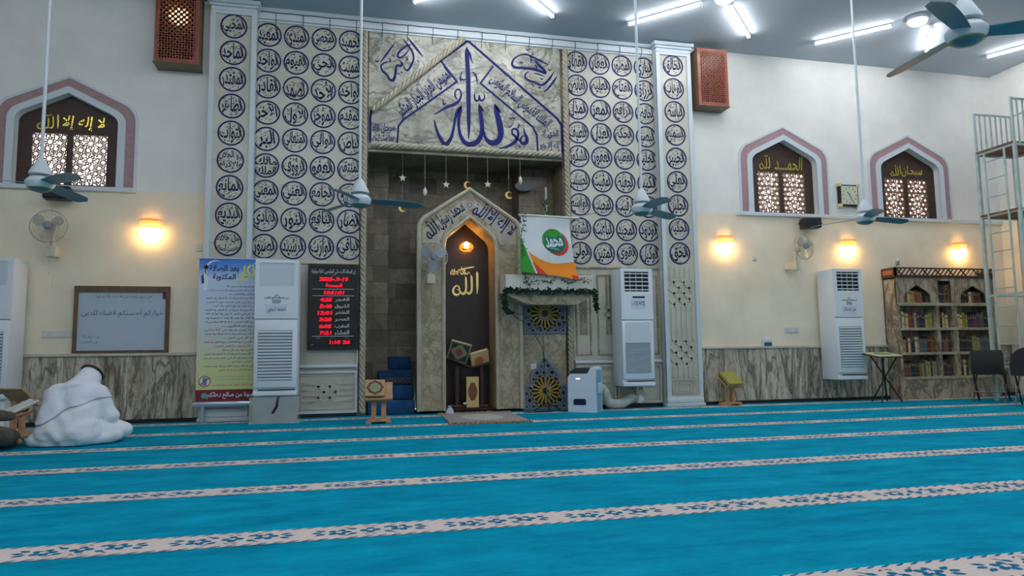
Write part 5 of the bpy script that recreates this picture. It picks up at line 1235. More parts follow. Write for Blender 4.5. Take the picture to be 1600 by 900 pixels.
# lectern inside the prayer niche with two holy books and a carved box
t = thing('lectern', 'dark wooden lectern standing in the prayer niche under two books', 'lectern', (1.68, .16, .062))
m = MB(); m.rbox(1.42, 1.94, .04, .34, .062, .10, .01); m.build('base', DKW, t)
for x in (1.50, 1.86): m = MB(); m.rbox(x - .03, x + .03, .14, .20, .09, .66, .008); m.build('upright', DKW, t)
m = MB(); m.obox((1.34, .17, .78), (1.70, .17, .63), .22, .02); m.obox((1.70, .17, .63), (2.0, .17, .70), .22, .02); m.build('cradle', DKW, t)
def upright_book(label, cx, cz, y, w, h, rot, yaw, covc, mats):
    b = thing('book', label, 'book', (cx, y, cz), 0); T = Matrix.Rotation(yaw, 4, 'Z') @ Matrix.Rotation(rot, 4, 'Y') @ Matrix.Rotation(.45, 4, 'X')
    m = MB(); m.rbox(-w / 2, w / 2, -.025, -.018, -h / 2, h / 2, .003); m.rbox(-w / 2, w / 2, .018, .025, -h / 2, h / 2, .003); m.rbox(-w / 2 - .004, -w / 2 + .005, -.025, .025, -h / 2, h / 2, .003); m.xf(T); m.build('cover', covc, b, world=False)
    m = MB(); m.box(-w / 2 + .006, w / 2 - .006, -.019, .019, -h / 2 + .006, h / 2 - .006); m.xf(T); m.build('pages', M('page_edge', (206, 190, 156), .7), b, world=False)
    m = MB()
    if len(mats) == 3:
        m.prism(frame2d(-w * .43, w * .43, -h * .43, h * .43), -.0262, -.025, 1)
        def sc(k): return [(k * w * .4 * (1 + .12 * math.cos(4 * q)) * math.cos(q), k * h * .4 * (1 + .12 * math.cos(4 * q)) * math.sin(q)) for q in [2 * PI * i / 40 for i in range(40)]]
        m.prism(sc(.88), -.0275, -.026, 0); m.prism(sc(.42), -.029, -.027, 2)
    else: m.prism(circ(-w * .1, -h * .22, h * .36, 30), -.0265, -.025, 0)
    m.xf(T); m.build('cover_ornament', mats, b, world=False)
upright_book('large grey holy book with a green medallion on the lectern in the prayer niche', 1.53, .86, .13, .30, .30, .28, -.1, M('book_grey', (142, 132, 116), .5), [M('book_grey', (142, 132, 116), .5), M('book_green', (34, 62, 42), .5), M('book_brown', (124, 76, 60), .5)])
upright_book('cream holy book with an orange medallion on the lectern in the prayer niche', 1.83, .775, .14, .27, .20, -.25, .12, M('book_cream', (206, 182, 130), .5), [M('book_orange', (180, 118, 66), .5)])
t = thing('carved_board', 'upright cream board with a brown ornament leaning at the foot of the lectern', 'board', (1.70, -.0, .06))
m = MB(); m.rbox(1.61, 1.79, .0, .03, .065, .50, .006); m.build('board', M('board_cream', (196, 170, 112), .5), t); m = MB(); m.prism([(1.70 + (.055 + .012 * math.cos(4 * a)) * math.copysign(abs(math.cos(a)) ** .5, math.cos(a)), .29 + .125 * math.copysign(abs(math.sin(a)) ** .7, math.sin(a))) for a in [2 * PI * i / 40 for i in range(40)]], -.002, .0); m.build('brown_ornament', M('board_brown', (122, 66, 46), .5, var=.3, vs=60), t)
t = thing('tissue_pack', 'small crumpled white and blue pack on the floor left of the prayer rug', 'pack', (1.33, -.30, 0)); m = MB(); m.lathe([(.055, 0), (.058, .03), (.04, .08), (.022, .10), (.03, .125)], (1.33, -.30, 0), 9); m.build('pack', M('pack_white', (206, 214, 224), .5, var=.3, vs=40, c2=(130, 150, 190)), t)
t = thing('lapel_microphone', 'small white tipped gooseneck microphone on the sill of the prayer niche', 'microphone', (1.57, .0, .06)); m = MB(); m.tube([(1.56, .0, .06), (1.56, -.01, .10), (1.575, -.02, .12)], .008, 6); m.lathe([(.03, 0), (.028, .01)], (1.56, 0, .06), 12); m.build('stem', BLACK, t); m = MB(); m.ell((1.585, -.02, .128), (.03, .014, .014)); m.build('tip', PAPER, t, True)

# prayer rug
rg = thing('prayer_rug', 'grey prayer rug with beige fringes in front of the prayer niche', 'rug', (1.66, -.9, 0), -.04)
m = MB(); m.box(-.48, .48, -.70, .62, .004, .016, 0); m.box(-.44, .44, -.66, .58, .016, .017, 1); m.box(-.38, .38, -.58, .50, .017, .018, 0); m.poly([(.26 * math.cos(a), -.05 + .42 * math.sin(a), .0185) for a in [2 * PI * i / 36 for i in range(36)]], 2)
m.build('woven_rug', [M('rug_grey', (146, 144, 144), .95), M('rug_mauve', (150, 132, 140), .95), M('rug_pale', (170, 178, 172), .95)], rg, world=False)
for yy, s in ((-.70, -1), (.62, 1)):
    m = MB()
    for k in range(60): x = -.5 + k / 59; m.tube([(x, yy, .012), (x + random.uniform(-.01, .01), yy + s * .05, .016 + random.uniform(0, .012)), (x + random.uniform(-.015, .015), yy + s * .10, .008)], .007, 5)
    m.build('fringe', M('fringe_beige', (176, 152, 108), .9, var=.3, vs=50), rg, world=False)

# portable air conditioner with its hose
t = thing('portable_cooler', 'white portable air cooler with a dark top on the carpet beside the lattice', 'portable cooler', (3.22, -.46, 0), -.62)
PW = M('cooler_white', (208, 218, 230), .3); PB = M('cooler_blue_lit_side', (120, 172, 206), .35)
m = MB(); pr = [(-.20, .0), (.20, .0), (.20, .60), (.165, .625), (.13, .61), (.10, .55), (.08, .53), (-.16, .53), (-.20, .48)]
m.prism(pr, -.17, .17); m.build('body', PW, t, world=False)
m = MB(); m.prism([(-.19, .49), (-.16, .535), (.08, .535), (.105, .56), (.125, .605), (-.10, .605), (-.165, .57)], -.15, .15); m.build('dark_grille_top', M('cooler_dark', (34, 44, 56), .4), t, world=False)
m = MB(); m.rbox(.198, .206, -.13, .12, .02, .58, .003); m.build('blue_lit_side', PB, t, world=False)  # blue light falling on the white side, painted as a thin panel
m = MB(); m.rbox(.204, .222, -.06, .06, .26, .40, .006); m.build('latch', PW, t, world=False)
m = MB(); m.prism([(-.12, .10), (.06, .10), (.06, .17), (.04, .185), (-.10, .185), (-.12, .17)], -.174, -.168); w_ = m.build('water_window', M('cooler_window', (22, 34, 60), .15), t, world=False)
m = MB(); m.prism([(-.08, .455), (-.02, .455), (-.02, .467), (-.08, .467)], -.174, -.168); m.build('indicator', glow('cooler_lamp', (255, 206, 186), 2.0), t, world=False)
H = [(3.36, -.34, .32), (3.48, -.33, .33), (3.57, -.31, .24), (3.62, -.28, .12), (3.72, -.25, .075), (3.86, -.22, .075), (3.98, -.18, .12), (4.06, -.13, .15), (4.13, -.10, .13)]
P3 = []
for i in range(len(H) - 1):
    p0, p1, p2, p3 = [Vector(H[max(0, min(len(H) - 1, i + k))]) for k in (-1, 0, 1, 2)]
    for j in range(14):
        s = j / 14; P3.append(.5 * ((2 * p1) + (p2 - p0) * s + (2 * p0 - 5 * p1 + 4 * p2 - p3) * s * s + (-p0 + 3 * p1 - 3 * p2 + p3) * s ** 3))
t = thing('exhaust_hose', 'ribbed pale hose curving along the floor from the portable cooler', 'hose', (3.7, -.25, 0))
m = MB(); m.tube(P3, [.066 + (.006 if i % 3 == 0 else -.003) for i in range(len(P3))], 14); m.build('ribbed_hose', M('hose_grey_white', (178, 184, 178), .6), t, True, angle=80)
m = MB(); m.lathe([(.02, .0), (.055, -.005), (.055, .045), (.02, .05)], (4.19, -.09, .125), 18, 0, 'y'); m.tube([(4.11, -.10, .13), (4.19, -.09, .125)], .025, 8); m.build('end_cap', PAPER, t, True)

# microphone stand in front of the lattice
t = thing('microphone_stand', 'grey boom microphone stand with a black microphone before the lattice grilles', 'microphone stand', (2.72, -.25, 0))
m = MB(); m.tube([(2.74, -.25, .02), (2.66, -.25, 1.33)], .010, 8); m.build('pole', M('stand_grey', (110, 116, 124), .35, metal=.5), t)
m = MB(); m.tube([(2.22, -.25, 1.40), (2.98, -.25, 1.265)], .008, 6); m.build('boom', M('stand_grey', (110, 116, 124), .35, metal=.5), t)
for a in (.4, 2.5, 4.6): m = MB(); m.tube([(2.735, -.25, .12), (2.735 + .22 * math.cos(a), -.25 + .17 * math.sin(a), .012)], .008, 6); m.build('leg', BLACK, t)
m = MB(); m.ell((2.175, -.25, 1.41), (.05, .045, .045)); m.tube([(2.2, -.25, 1.405), (2.26, -.25, 1.393)], .02, 8); m.build('microphone', BLACK, t, True)
m = MB(); m.tube([(2.70, -.25, .70), (2.69, -.25, .74)], .02, 8); m.tube([(2.97, -.25, 1.267), (3.02, -.25, 1.258)], .014, 6); m.build('clutch', BLACK, t)
m = MB(); m.tube([(2.2, -.24, 1.39), (2.5, -.22, 1.2), (2.67, -.235, .9), (2.72, -.235, .4), (2.75, -.28, .02), (2.62, -.4, .008), (2.45, -.42, .008), (2.35, -.36, .008)], .005, 5); m.build('cable', BLACK, t)
pts = [(2.8 + .28 * math.cos(a), -.36 + .07 * math.sin(2 * a), .008 + .003 * math.sin(3 * a)) for a in [2 * PI * i / 30 for i in range(30)]]
tag(MB().tube(pts, .006, 5, closed=True).build('coiled_cable', BLACK), 'black cable lying in loose loops on the carpet before the lattice', 'cable')

# tissue box on the ledge
t = thing('tissue_box', 'small blue and white tissue box on the right marble ledge', 'tissue box', (6.41, -.03, .89))
m = MB(); m.box(6.33, 6.49, -.045, -.002, .89, .98, 0); m.box(6.355, 6.49, -.047, -.045, .89, .945, 1); m.box(6.36, 6.48, -.0475, -.047, .945, .962, 2); m.build('carton', [M('carton_white', (206, 214, 220), .5), M('carton_blue', (26, 74, 130), .5), M('carton_yellow', (206, 200, 110), .5)], t)
m = MB(); m.add([(6.37, -.035, .98), (6.43, -.035, .98), (6.43, -.012, .98), (6.37, -.012, .98), (6.375, -.03, 1.05), (6.42, -.035, 1.03), (6.41, -.012, 1.055), (6.38, -.015, 1.04)], [(0, 1, 5, 4), (1, 2, 6, 5), (2, 3, 7, 6), (3, 0, 4, 7), (4, 5, 6, 7)]); m.build('tissue', PAPER, t)

# ================================================================ bookcase
bc = thing('bookcase', 'grey marble bookcase with two arched openings and a wooden fretwork crown', 'bookcase', (9.6, -.14, 0))
bx0, bx1, by = 8.65, 10.60, -.29
cols = [(8.70, 9.41), (9.47, 9.72), (9.82, 10.53)]; shz = [.34, .735, 1.135, 1.535]; tp = 1.98
m = MB(); m.box(bx0, bx0 + .03, by, -.016, 0, tp); m.box(bx1 - .03, bx1, by, -.016, 0, tp); m.box(bx0, bx1, -.03, -.016, 0, tp)
for a, b in ((8.68, 8.70), (9.41, 9.47), (9.72, 9.82), (10.53, 10.57)): m.box(a, b, by, -.03, .33, tp - .1)
m.box(bx0, bx1, by - .01, -.016, tp - .02, tp); m.box(bx0 + .03, bx1 - .03, by + .005, -.03, 0, .32)
ftop = frame2d(bx0, bx1, 1.555, tp - .02)
m.prism(ftop, by - .004, by + .02, 0, [arch(c, .26, 1.57, 1.66, 1.86, .2, 4) for c in (9.055, 10.175)] + [frame2d(9.47, 9.72, 1.57, 1.93)])
m.build('carcass', SHELFM, bc)
for z in shz:
    m = MB(); m.rbox(bx0 + .02, bx1 - .02, by - .015, -.03, z - .022, z + .022, .006); m.build('shelf', M('shelf_stone', (170, 160, 138), .4, var=.2, vs=6), bc)
m = MB(); zc0, zc1 = 2.0, 2.145
m.prism(frame2d(bx0 - .02, bx1 + .02, zc0, zc1), by - .03, by - .005, 0, [frame2d(bx0 + .02, bx1 - .02, zc0 + .022, zc1 - .022)])
S = []
for k in range(-4, 26): S += [((bx0 + k * .085, zc0), (bx0 + k * .085 + .13, zc1))] + ([((bx0 + k * .085, zc1), (bx0 + k * .085 + .13, zc0))] if k % 3 == 0 else [])
for s in clip_segs(S, frame2d(bx0 + .015, bx1 - .015, zc0 + .015, zc1 - .015), None, .01): m.strip([s[0], s[1]], .015, by - .026, by - .01)
m.box(bx0 - .02, bx0 + .0, by - .03, -.016, zc0, zc1); m.box(bx1, bx1 + .02, by - .03, -.016, zc0, zc1); m.box(bx0 - .022, bx0 - .018, by + .03, -.05, zc0 + .03, zc1 - .04, 1)
m.box(bx0 - .02, bx1 + .02, by - .032, -.016, tp, zc0); m.box(10.25, 10.6, by - .034, by - .03, zc0 + .02, zc0 + .07)
m.build('fretwork_crown', [M('crown_wood', (58, 36, 28), .5), M('crown_inlay', (150, 86, 50), .5)], bc)
BK = [('dark red', (104, 36, 30)), ('brown', (96, 62, 44)), ('tan', (160, 128, 88)), ('navy blue', (34, 44, 84)), ('dark green', (40, 62, 48)), ('black', (30, 28, 30)), ('grey', (112, 110, 106)), ('cream', (196, 186, 160)), ('purple', (72, 56, 92)), ('rust orange', (150, 78, 46)), ('blue grey', (84, 104, 122)), ('olive', (88, 84, 50))]
rb = random.Random(11); ords = ['first', 'second', 'third', 'fourth', 'fifth', 'sixth', 'seventh', 'eighth', 'ninth', 'tenth', 'eleventh', 'twelfth', 'thirteenth', 'fourteenth', 'fifteenth', 'sixteenth', 'seventeenth', 'eighteenth']
rows = ['bottom shelf', 'second lowest shelf', 'second highest shelf', 'top shelf']; bays = ['left bay', 'narrow middle bay', 'right bay']
PAL = {(3, 0): [1, 2, 9, 6, 10, 5, 1], (3, 1): [8, 3, 3, 1, 0, 5], (3, 2): [5, 1, 0, 1, 6], (2, 0): [7, 0, 0, 9, 8, 2, 0, 0, 2, 11, 6, 6], (2, 1): [5, 6, 7, 11], (2, 2): [7, 11, 8, 8, 10, 5, 6], (1, 0): [2, 0, 7, 3, 3, 6, 10, 10, 0, 9, 6, 1], (1, 1): [8, 1, 5, 6], (1, 2): [4, 5, 4, 6, 10, 10, 9], (0, 0): [9, 9, 3, 4, 11, 11, 2, 4, 6, 1], (0, 1): [8, 8, 8, 0], (0, 2): [4, 11, 11, 11, 4, 5]}
for r in range(4):
    for c in range(3):
        a, b = cols[c]
        if r == 3 and c != 1: a, b = a + .10, b - .10
        x = a + .012; n = 0; pal = PAL[(r, c)]; reach = (b - a) * (.93 if not (r == 3 and c == 0) else .75)
        while x < a + reach and n < 18:
            wd = rb.uniform(.034, .058) if c != 1 else rb.uniform(.03, .045); hh = rb.uniform(.20, .265) if r != 3 else rb.uniform(.19, .23); dp = rb.uniform(.15, .19)
            nm, cc = BK[pal[min(len(pal) - 1, int(n * len(pal) / 16 if c != 1 else n * len(pal) / 7))]] if rb.random() < .8 else rb.choice(BK)
            if x + wd > b - .006: break
            z = shz[r] + .0235
            t = tag(MB().rbox(x, x + wd - .003, by + .045, by + .045 + dp, z, z + hh, .004).box(x + .003, x + wd - .006, by + .043, by + .046, z + hh * .68, z + hh * .82, 1).box(x + .003, x + wd - .006, by + .043, by + .046, z + hh * .2, z + hh * .25, 1).build('book', [M('book_' + nm.replace(' ', '_'), tuple(int(q * .8) for q in cc), .5), M('spine_label', (122, 106, 68), .5)]),
                    '%s book, bookcase %s, %s, %s from left' % (nm, rows[r], bays[c], ords[n]), 'book', 'books on the marble bookcase shelves')
            x += wd + rb.choice((.0, .0, .002, .006)); n += 1

# black stand with a green book beside the bookcase
t = thing('music_stand', 'black folding stand with a flat tray beside the bookcase', 'stand', (8.0, -.62, 0))
m = MB(); m.rbox(7.78, 8.24, -.80, -.46, .70, .715, .004); m.v = [(v[0], v[1], v[2] + (v[1] + .63) * .16 + .01) for v in m.v]; m.build('tray', BLACK, t)
for a, b in (((7.90, -.75, .70), (8.16, -.5, .012)), ((8.16, -.75, .70), (7.88, -.5, .012)), ((7.90, -.5, .72), (8.20, -.76, .012)), ((8.14, -.5, .72), (7.84, -.76, .012))): m = MB(); m.tube([a, b], .012, 6); m.build('leg', BLACK, t)
t = thing('book', 'open patterned book with a green oval lying on the black stand by the bookcase', 'book', (8.0, -.64, .72))
m = MB(); m.rbox(7.79, 8.23, -.795, -.47, .0, .02, .004); k = len(m.v); m.poly([(8.01 + .15 * math.cos(a), -.63 + .10 * math.sin(a), .0215) for a in [2 * PI * i / 30 for i in range(30)]], 1); m.poly([(8.01 + .08 * math.cos(a), -.63 + .05 * math.sin(a), .0225) for a in [2 * PI * i / 24 for i in range(24)]], 2)
m.v = [(v[0], v[1], v[2] + .725 + (v[1] + .63) * .16) for v in m.v]; m.build('cover', [M('book_page_white', (196, 190, 160), .5), M('book_bright_green', (40, 130, 50), .5), M('book_sage', (118, 140, 92), .5)], t)

# ================================================================ metal scaffold with ladder
SG = M('scaffold_paint', (176, 196, 194), .45, var=.12, vs=7); WDP = M('scaffold_planks', (116, 78, 62), .7, var=.3, vs=4)
sc = thing('scaffold', 'pale green metal scaffold tower with a ladder in the right corner', 'scaffold', (10.1, -1.28, 0))
ax, bx, yA, yB = 9.72, 10.45, -.98, -1.62
for nm, x, y, z1 in (('post', ax, yA, 4.56), ('post', ax, yB, 4.60), ('post', bx, yA, 4.56), ('post', bx, yB, 4.60)):
    m = MB(); m.box(x - .022, x + .022, y - .022, y + .022, 0, 3.90); m.box(x - .014, x + .014, y - .014, y + .014, 3.90, z1); m.build(nm, SG, sc)
def bar(m, a, b, w_=.03): m.obox(a, b, w_, w_)
for z in (.52, 1.62, 2.86, 3.87):
    m = MB(); bar(m, (ax, yA, z), (ax, yB, z)); bar(m, (bx, yA, z), (bx, yB, z)); bar(m, (ax, yA, z), (bx, yA, z)); bar(m, (ax, yB, z), (bx, yB, z))
    m.build('cross_frame', SG, sc)
for z in (2.88, 3.90):
    m = MB(); nb = 5
    for k in range(nb): yy = yB + (yA - yB) * k / nb; m.box(ax - .03, bx + .03, yy + .006, yy + (yA - yB) / nb - .006, z - .015 + .0, z + .015)
    m.build('plank_deck', WDP, sc)
m = MB()
for yy in (-1.12, -1.46): m.tube([(ax - .02, yy, .55), (ax - .02, yy, 3.86)], .016, 8)
m.build('ladder_rail', SG, sc)
for k in range(12):
    z = .58 + k * .285; m = MB(); m.tube([(ax - .02, -1.12, z), (ax - .02, -1.46, z)], .011, 6); m.build('ladder_rung', SG, sc)
m = MB(); bar(m, (ax, yA, 4.55), (bx, yA, 4.55), .025); bar(m, (bx, yA, 4.55), (bx, yB, 4.58), .025); bar(m, (ax, yB, 4.58), (bx, yB, 4.58), .025)
for k in range(1, 7): x = ax + (bx - ax) * k / 7; bar(m, (x, yA, 3.88), (x, yA, 4.55), .018); bar(m, (x, yB, 3.88), (x, yB, 4.58), .018)
m.build('guard_rail', SG, sc)

# ================================================================ folding chairs in the right corner
CHB = M('chair_brown_black', (26, 18, 18), .6); CHM = M('chair_metal', (96, 96, 98), .35, metal=.8)
def chair(name, label, loc, rz, rounded):
    t = thing(name, label, 'chair', loc, rz, 'dark chairs in the right corner')
    m = MB()
    if rounded:
        P = [(-.22, .42), (.22, .42), (.23, .56)] + bez((.23, .56), (.22, .80), (0, .82), 6) + bez((0, .82), (-.22, .80), (-.23, .56), 6); m.prism(P, .19, .225)
    else: m.rbox(-.20, .20, .19, .215, .42, .78, .012)
    m.build('backrest', CHB, t, True, world=False)
    m = MB(); m.rbox(-.21, .21, -.20, .20, .42, .465, .015); m.build('seat', CHB, t, world=False)
    for sx in (-1, 1):
        for sy, z1 in ((-1, .42), (1, .42)):
            m = MB(); m.tube([(sx * .19, -sy * .13, .43), (sx * .20, sy * .22, .0)], .013, 8); l = m.build('leg', CHM if sy > 0 else BLACK, t, True, world=False)
    m = MB()
    for sx in (-1, 1): m.tube([(sx * .205, -.05, .44), (sx * .21, .2, .5), (sx * .205, .20, .74)], .012, 8)
    m.tube([(-.2, .16, .15), (.2, .16, .15)], .01, 6); m.tube([(-.19, -.2, .41), (.19, -.2, .41)], .008, 6); m.build('tube_frame', CHM, t, True, world=False)
    return t
chair('folding_chair', 'dark folding chair with a square back beside the scaffold', (9.50, -1.10, 0), 2.15, False)
chair('folding_chair', 'dark folding chair with a rounded back and a red bag on its seat', (9.28, -1.98, 0), 2.1, True)
m = MB(); m.rbox(-.13, .13, -.10, .10, .0, .16, .05); m.rbox(-.03, .03, -.012, .012, .15, .19, .008); o = m.build('red_bag', M('dark_red_cloth', (120, 24, 40), .8, bump=.4, bs=18), None, True); o.location = (9.26, -2.0, .467); o.rotation_euler = (0, 0, .6); tag(o, 'dark red cloth bag lying on the seat of the rounded folding chair', 'bag')

# ================================================================ ceiling fans on long rods
def ceiling_fan(x, y, z, rz, label):
    t = thing('ceiling_fan', label, 'ceiling fan', (x, y, z), rz, 'ceiling fans hanging on long rods')
    m = MB(); m.tube([(0, 0, .10), (0, 0, HC - z - .03)], .016, 10); m.build('down_rod', FANW, t, True, world=False)
    m = MB(); m.lathe([(.03, HC - z - .12), (.075, HC - z)], n=16); m.build('ceiling_cup', FANW, t, True, world=False)
    m = MB(); m.lathe([(.02, .26), (.035, .25), (.10, .12), (.10, .10), (.02, .098)], n=20); m.build('rod_cover', FANW, t, True, world=False)
    m = MB(); m.lathe([(.045, .085), (.095, .07), (.128, .03), (.125, .0), (.104, -.03)], n=28); m.build('motor_housing', FANW, t, True, world=False)
    m = MB(); m.lathe([(.103, -.03), (.107, -.036), (.098, -.04)], n=28); m.build('gold_trim', M('fan_trim', (150, 160, 110), .4), t, True, world=False)
    m = MB(); m.lathe([(.095, -.035), (.082, -.055), (.04, -.068), (.002, -.07)], n=24); m.build('bottom_cap', TEALF, t, True, world=False)
    for k in range(3):
        a = 2 * PI * k / 3; T = Matrix.Rotation(a, 4, 'Z'); m = MB()
        pts = []
        for i in range(9):
            r = .115 + .585 * i / 8; wv = .055 + .02 * math.sin(PI * i / 8 * .8) if i < 8 else .05; tw = -.22
            for s, zz in ((-1, .0), (1, .0), (1, .006), (-1, .006)):
                d = s * wv + (0 if i < 8 else (.03 if s < 0 else 0)); pts.append((r + (-.04 if i == 8 and s > 0 else 0), d * math.cos(tw), .01 + d * math.sin(tw) + zz - .02 * (i / 8) ** 2))
        m.add(pts, [(i * 4 + j, i * 4 + (j + 1) % 4, (i + 1) * 4 + (j + 1) % 4, (i + 1) * 4 + j) for i in range(8) for j in range(4)] + [(3, 2, 1, 0), (32, 33, 34, 35)])
        m.xf(T); m.build('blade', TEALF, t, world=False)
    return t
f0 = ceiling_fan(-2.94, -2.33, 2.50, -.77, 'teal ceiling fan hanging in front of the left window')
f1 = dup(f0, (.088, -2.1, 2.50), 'teal ceiling fan hanging at the left edge of the dark niche', .087)
f2 = dup(f0, (3.38, -2.21, 2.50), 'teal ceiling fan hanging before the right medallion panel', .54)
f3 = dup(f0, (6.53, -2.17, 2.50), 'teal ceiling fan hanging below the square wall clock', .06)
f4 = dup(f0, (4.0, -6.13, 2.89), 'large teal ceiling fan hanging in front of the round ceiling light near the scaffold', 1.57)
for f in (f1, f2, f3, f4):                                # each rod ends at its own ceiling cup
    d = f.location.z - f0.location.z
    for c in kids(f):
        if c.name.startswith('down_rod') and abs(d) > .001:
            c.data = c.data.copy()
            for v in c.data.vertices:
                if v.co.z > 1: v.co.z -= d
        if c.name.startswith('ceiling_cup'): c.location.z -= d
# ================================================================ people
def organic(caps, voxel, smooth=8, sfac=.5):
    """one continuous skin over a set of tapered capsules and ellipsoids"""
    bm_v, bm_f = [], []
    m = MB()
    for c in caps:
        if c[0] == 'e': 
            k = len(m.v); m.ell((0, 0, 0), c[2], 0, 16, 12)
            T = Matrix.Translation(c[1]) @ (c[3] if len(c) > 3 else Matrix.Identity(4))
            for i in range(k, len(m.v)): m.v[i] = tuple(T @ Vector(m.v[i]))
        else:
            a, b, r0, r1 = Vector(c[1]), Vector(c[2]), c[3], c[4]; d = (b - a); L = d.length; n = 7
            path = [a + d * (i / n) for i in range(n + 1)]; dn = d.normalized()
            pre = [(a - dn * r0 * math.cos(t), r0 * math.sin(t)) for t in (.12, .5, .9, 1.25)]; post = [(b + dn * r1 * math.cos(t), r1 * math.sin(t)) for t in (1.25, .9, .5, .12)]
            m.tube([p for p, _ in pre] + path + [p for p, _ in post], [r for _, r in pre] + [r0 + (r1 - r0) * i / n for i in range(n + 1)] + [r for _, r in post], 14)
    me = bpy.data.meshes.new('skin'); me.from_pydata(m.v, [], m.f); o = bpy.data.objects.new('skin', me); COL.objects.link(o)
    r = o.modifiers.new('r', 'REMESH'); r.mode = 'VOXEL'; r.voxel_size = voxel
    s = o.modifiers.new('s', 'SMOOTH'); s.iterations = smooth; s.factor = sfac
    dg = bpy.context.evaluated_depsgraph_get(); dg.update()
    me2 = bpy.data.meshes.new_from_object(o.evaluated_get(dg)); bpy.data.objects.remove(o); bpy.data.meshes.remove(me)
    return me2
def mesh_obj(me, name, mt, parent=None):
    me.name = name; me.materials.clear(); me.materials.append(mt); me.polygons.foreach_set('use_smooth', [True] * len(me.polygons)); o = bpy.data.objects.new(name, me); COL.objects.link(o)
    if parent: o.parent = parent
    return o
def folds(me, fn):
    vs = [v.co + v.normal * fn(v.co, v.normal) for v in me.vertices]
    for v, c in zip(me.vertices, vs): v.co = c
    me.update()
def head_caps(c, fwd, up):
    """head with brow, nose, chin and ears; c centre, fwd where it looks"""
    f = Vector(fwd).normalized(); u = Vector(up); u = (u - f * u.dot(f)).normalized(); r = f.cross(u)
    M3 = Matrix((r, f, u)).transposed().to_4x4(); C = Vector(c)
    def P(x, y, z): return C + r * x + f * y + u * z
    L = [('e', C + u * .02, (.073, .092, .098), M3), ('e', P(0, .018, -.045), (.056, .068, .07), M3), ('c', P(0, .088, .012), P(0, .108, -.022), .011, .016), ('e', P(0, .080, -.058), (.026, .014, .008), M3), ('e', P(0, .074, -.095), (.026, .02, .018), M3)]
    for s in (-1, 1): L += [('e', P(s * .075, -.005, -.005), (.012, .022, .034), M3), ('e', P(s * .032, .078, .038), (.024, .012, .008), M3), ('e', P(s * .03, .076, .015), (.014, .010, .009), M3), ('e', P(s * .042, .06, -.03), (.02, .02, .02), M3)]
    return L, P
def hand_caps(w, d, n, s=1, curl=.6):
    """palm at wrist w pointing along d, back of hand towards n; five separate fingers and a thumb"""
    d = Vector(d).normalized(); n = Vector(n); n = (n - d * n.dot(d)).normalized(); a = d.cross(n) * s; w = Vector(w)
    L = [('c', w, w + d * .03, .026, .030)]
    for i in range(4): L.append(('c', w + d * .02 + a * (.024 - .016 * i), w + d * .085 + a * (.030 - .020 * i), .014, .012))
    for i, ln in enumerate((.068, .078, .072, .056)):
        b = w + d * .088 + a * (.032 - .0213 * i); dr = d
        for k in range(3):
            ang = curl * (.5 + .5 * k); dd = (d * math.cos(ang) - n * math.sin(ang)); e = b + dd * ln * (.45, .32, .23)[k]; L.append(('c', b, e, .0098 - .0008 * k, .0092 - .001 * k)); b = e
    b = w + d * .025 + a * .030; e = b + (d * .6 + a * .75 - n * .25) * .038; L.append(('c', b, e, .013, .011)); L.append(('c', e, e + (d * .9 + a * .3 - n * .3) * .032, .0105, .009))
    return L

# --- man in white sitting cross-legged, seen from behind; local +y is where he faces
HEADC = (.015, .235, .60)
hc, HP = head_caps(HEADC, (0, .72, -.70), (0, .7, .7))
bodyc = [('c', (-.09, .0, .14), (.09, .0, .14), .12, .12), ('c', (0, .0, .16), (0, .05, .38), .125, .13), ('c', (-.08, .07, .46), (.08, .07, .46), .09, .09), ('c', (0, .09, .50), (.01, .20, .56), .058, .052)] + hc
for s in (-1, 1):
    bodyc += [('c', (s * .10, .02, .13), (s * .34, .24, .11), .088, .062), ('c', (s * .34, .24, .10), (-s * .02, .40 + .03 * s, .07), .055, .04), ('c', (-s * .02, .40 + .03 * s, .06), (-s * .12, .46 + .03 * s, .045), .036, .03),
              ('c', (s * .19, .09, .46), (s * .29, .15, .26), .052, .042), ('c', (s * .29, .15, .26), (s * .13, .36, .20), .04, .029)] + hand_caps((s * .12, .375, .197), (-s * .5, .85, -.1), (0, .1, 1), s, .7)
me = organic(bodyc, .0085, 5)
man = mesh_obj(me, 'person', SKIN); man.location = (-2.60, -2.28, 0.004); man.rotation_euler = (0, 0, -.22)
tag(man, 'person in a white robe and white headscarf sitting cross-legged with bowed head facing the wall', 'person')
robe = [('e', (0, .0, .13), (.31, .21, .15)), ('c', (-.12, -.03, .14), (.12, -.03, .14), .17, .17), ('c', (-.07, .0, .2), (-.09, .06, .42), .19, .17), ('c', (.07, .0, .2), (.09, .06, .42), .19, .17), ('c', (-.15, .08, .46), (.15, .08, .46), .125, .125), ('c', (0, .10, .48), (.01, .18, .57), .12, .10)]
for s in (-1, 1):
    robe += [('c', (s * .12, .0, .13), (s * .36, .25, .115), .125, .092), ('c', (s * .36, .25, .105), (-s * .02, .42, .085), .085, .075), ('c', (s * .19, .09, .46), (s * .31, .15, .25), .098, .072), ('c', (s * .31, .15, .25), (s * .15, .34, .20), .07, .055)]
robe += [('c', (-.3, .3, .05), (.3, .3, .05), .06, .06), ('c', (-.26, -.09, .04), (.10, -.10, .04), .07, .06), ('c', (.10, -.10, .05), (.34, .16, .07), .07, .07), ('c', (-.26, -.09, .05), (-.34, .16, .07), .07, .07)]
rm = organic(robe, .010, 9)
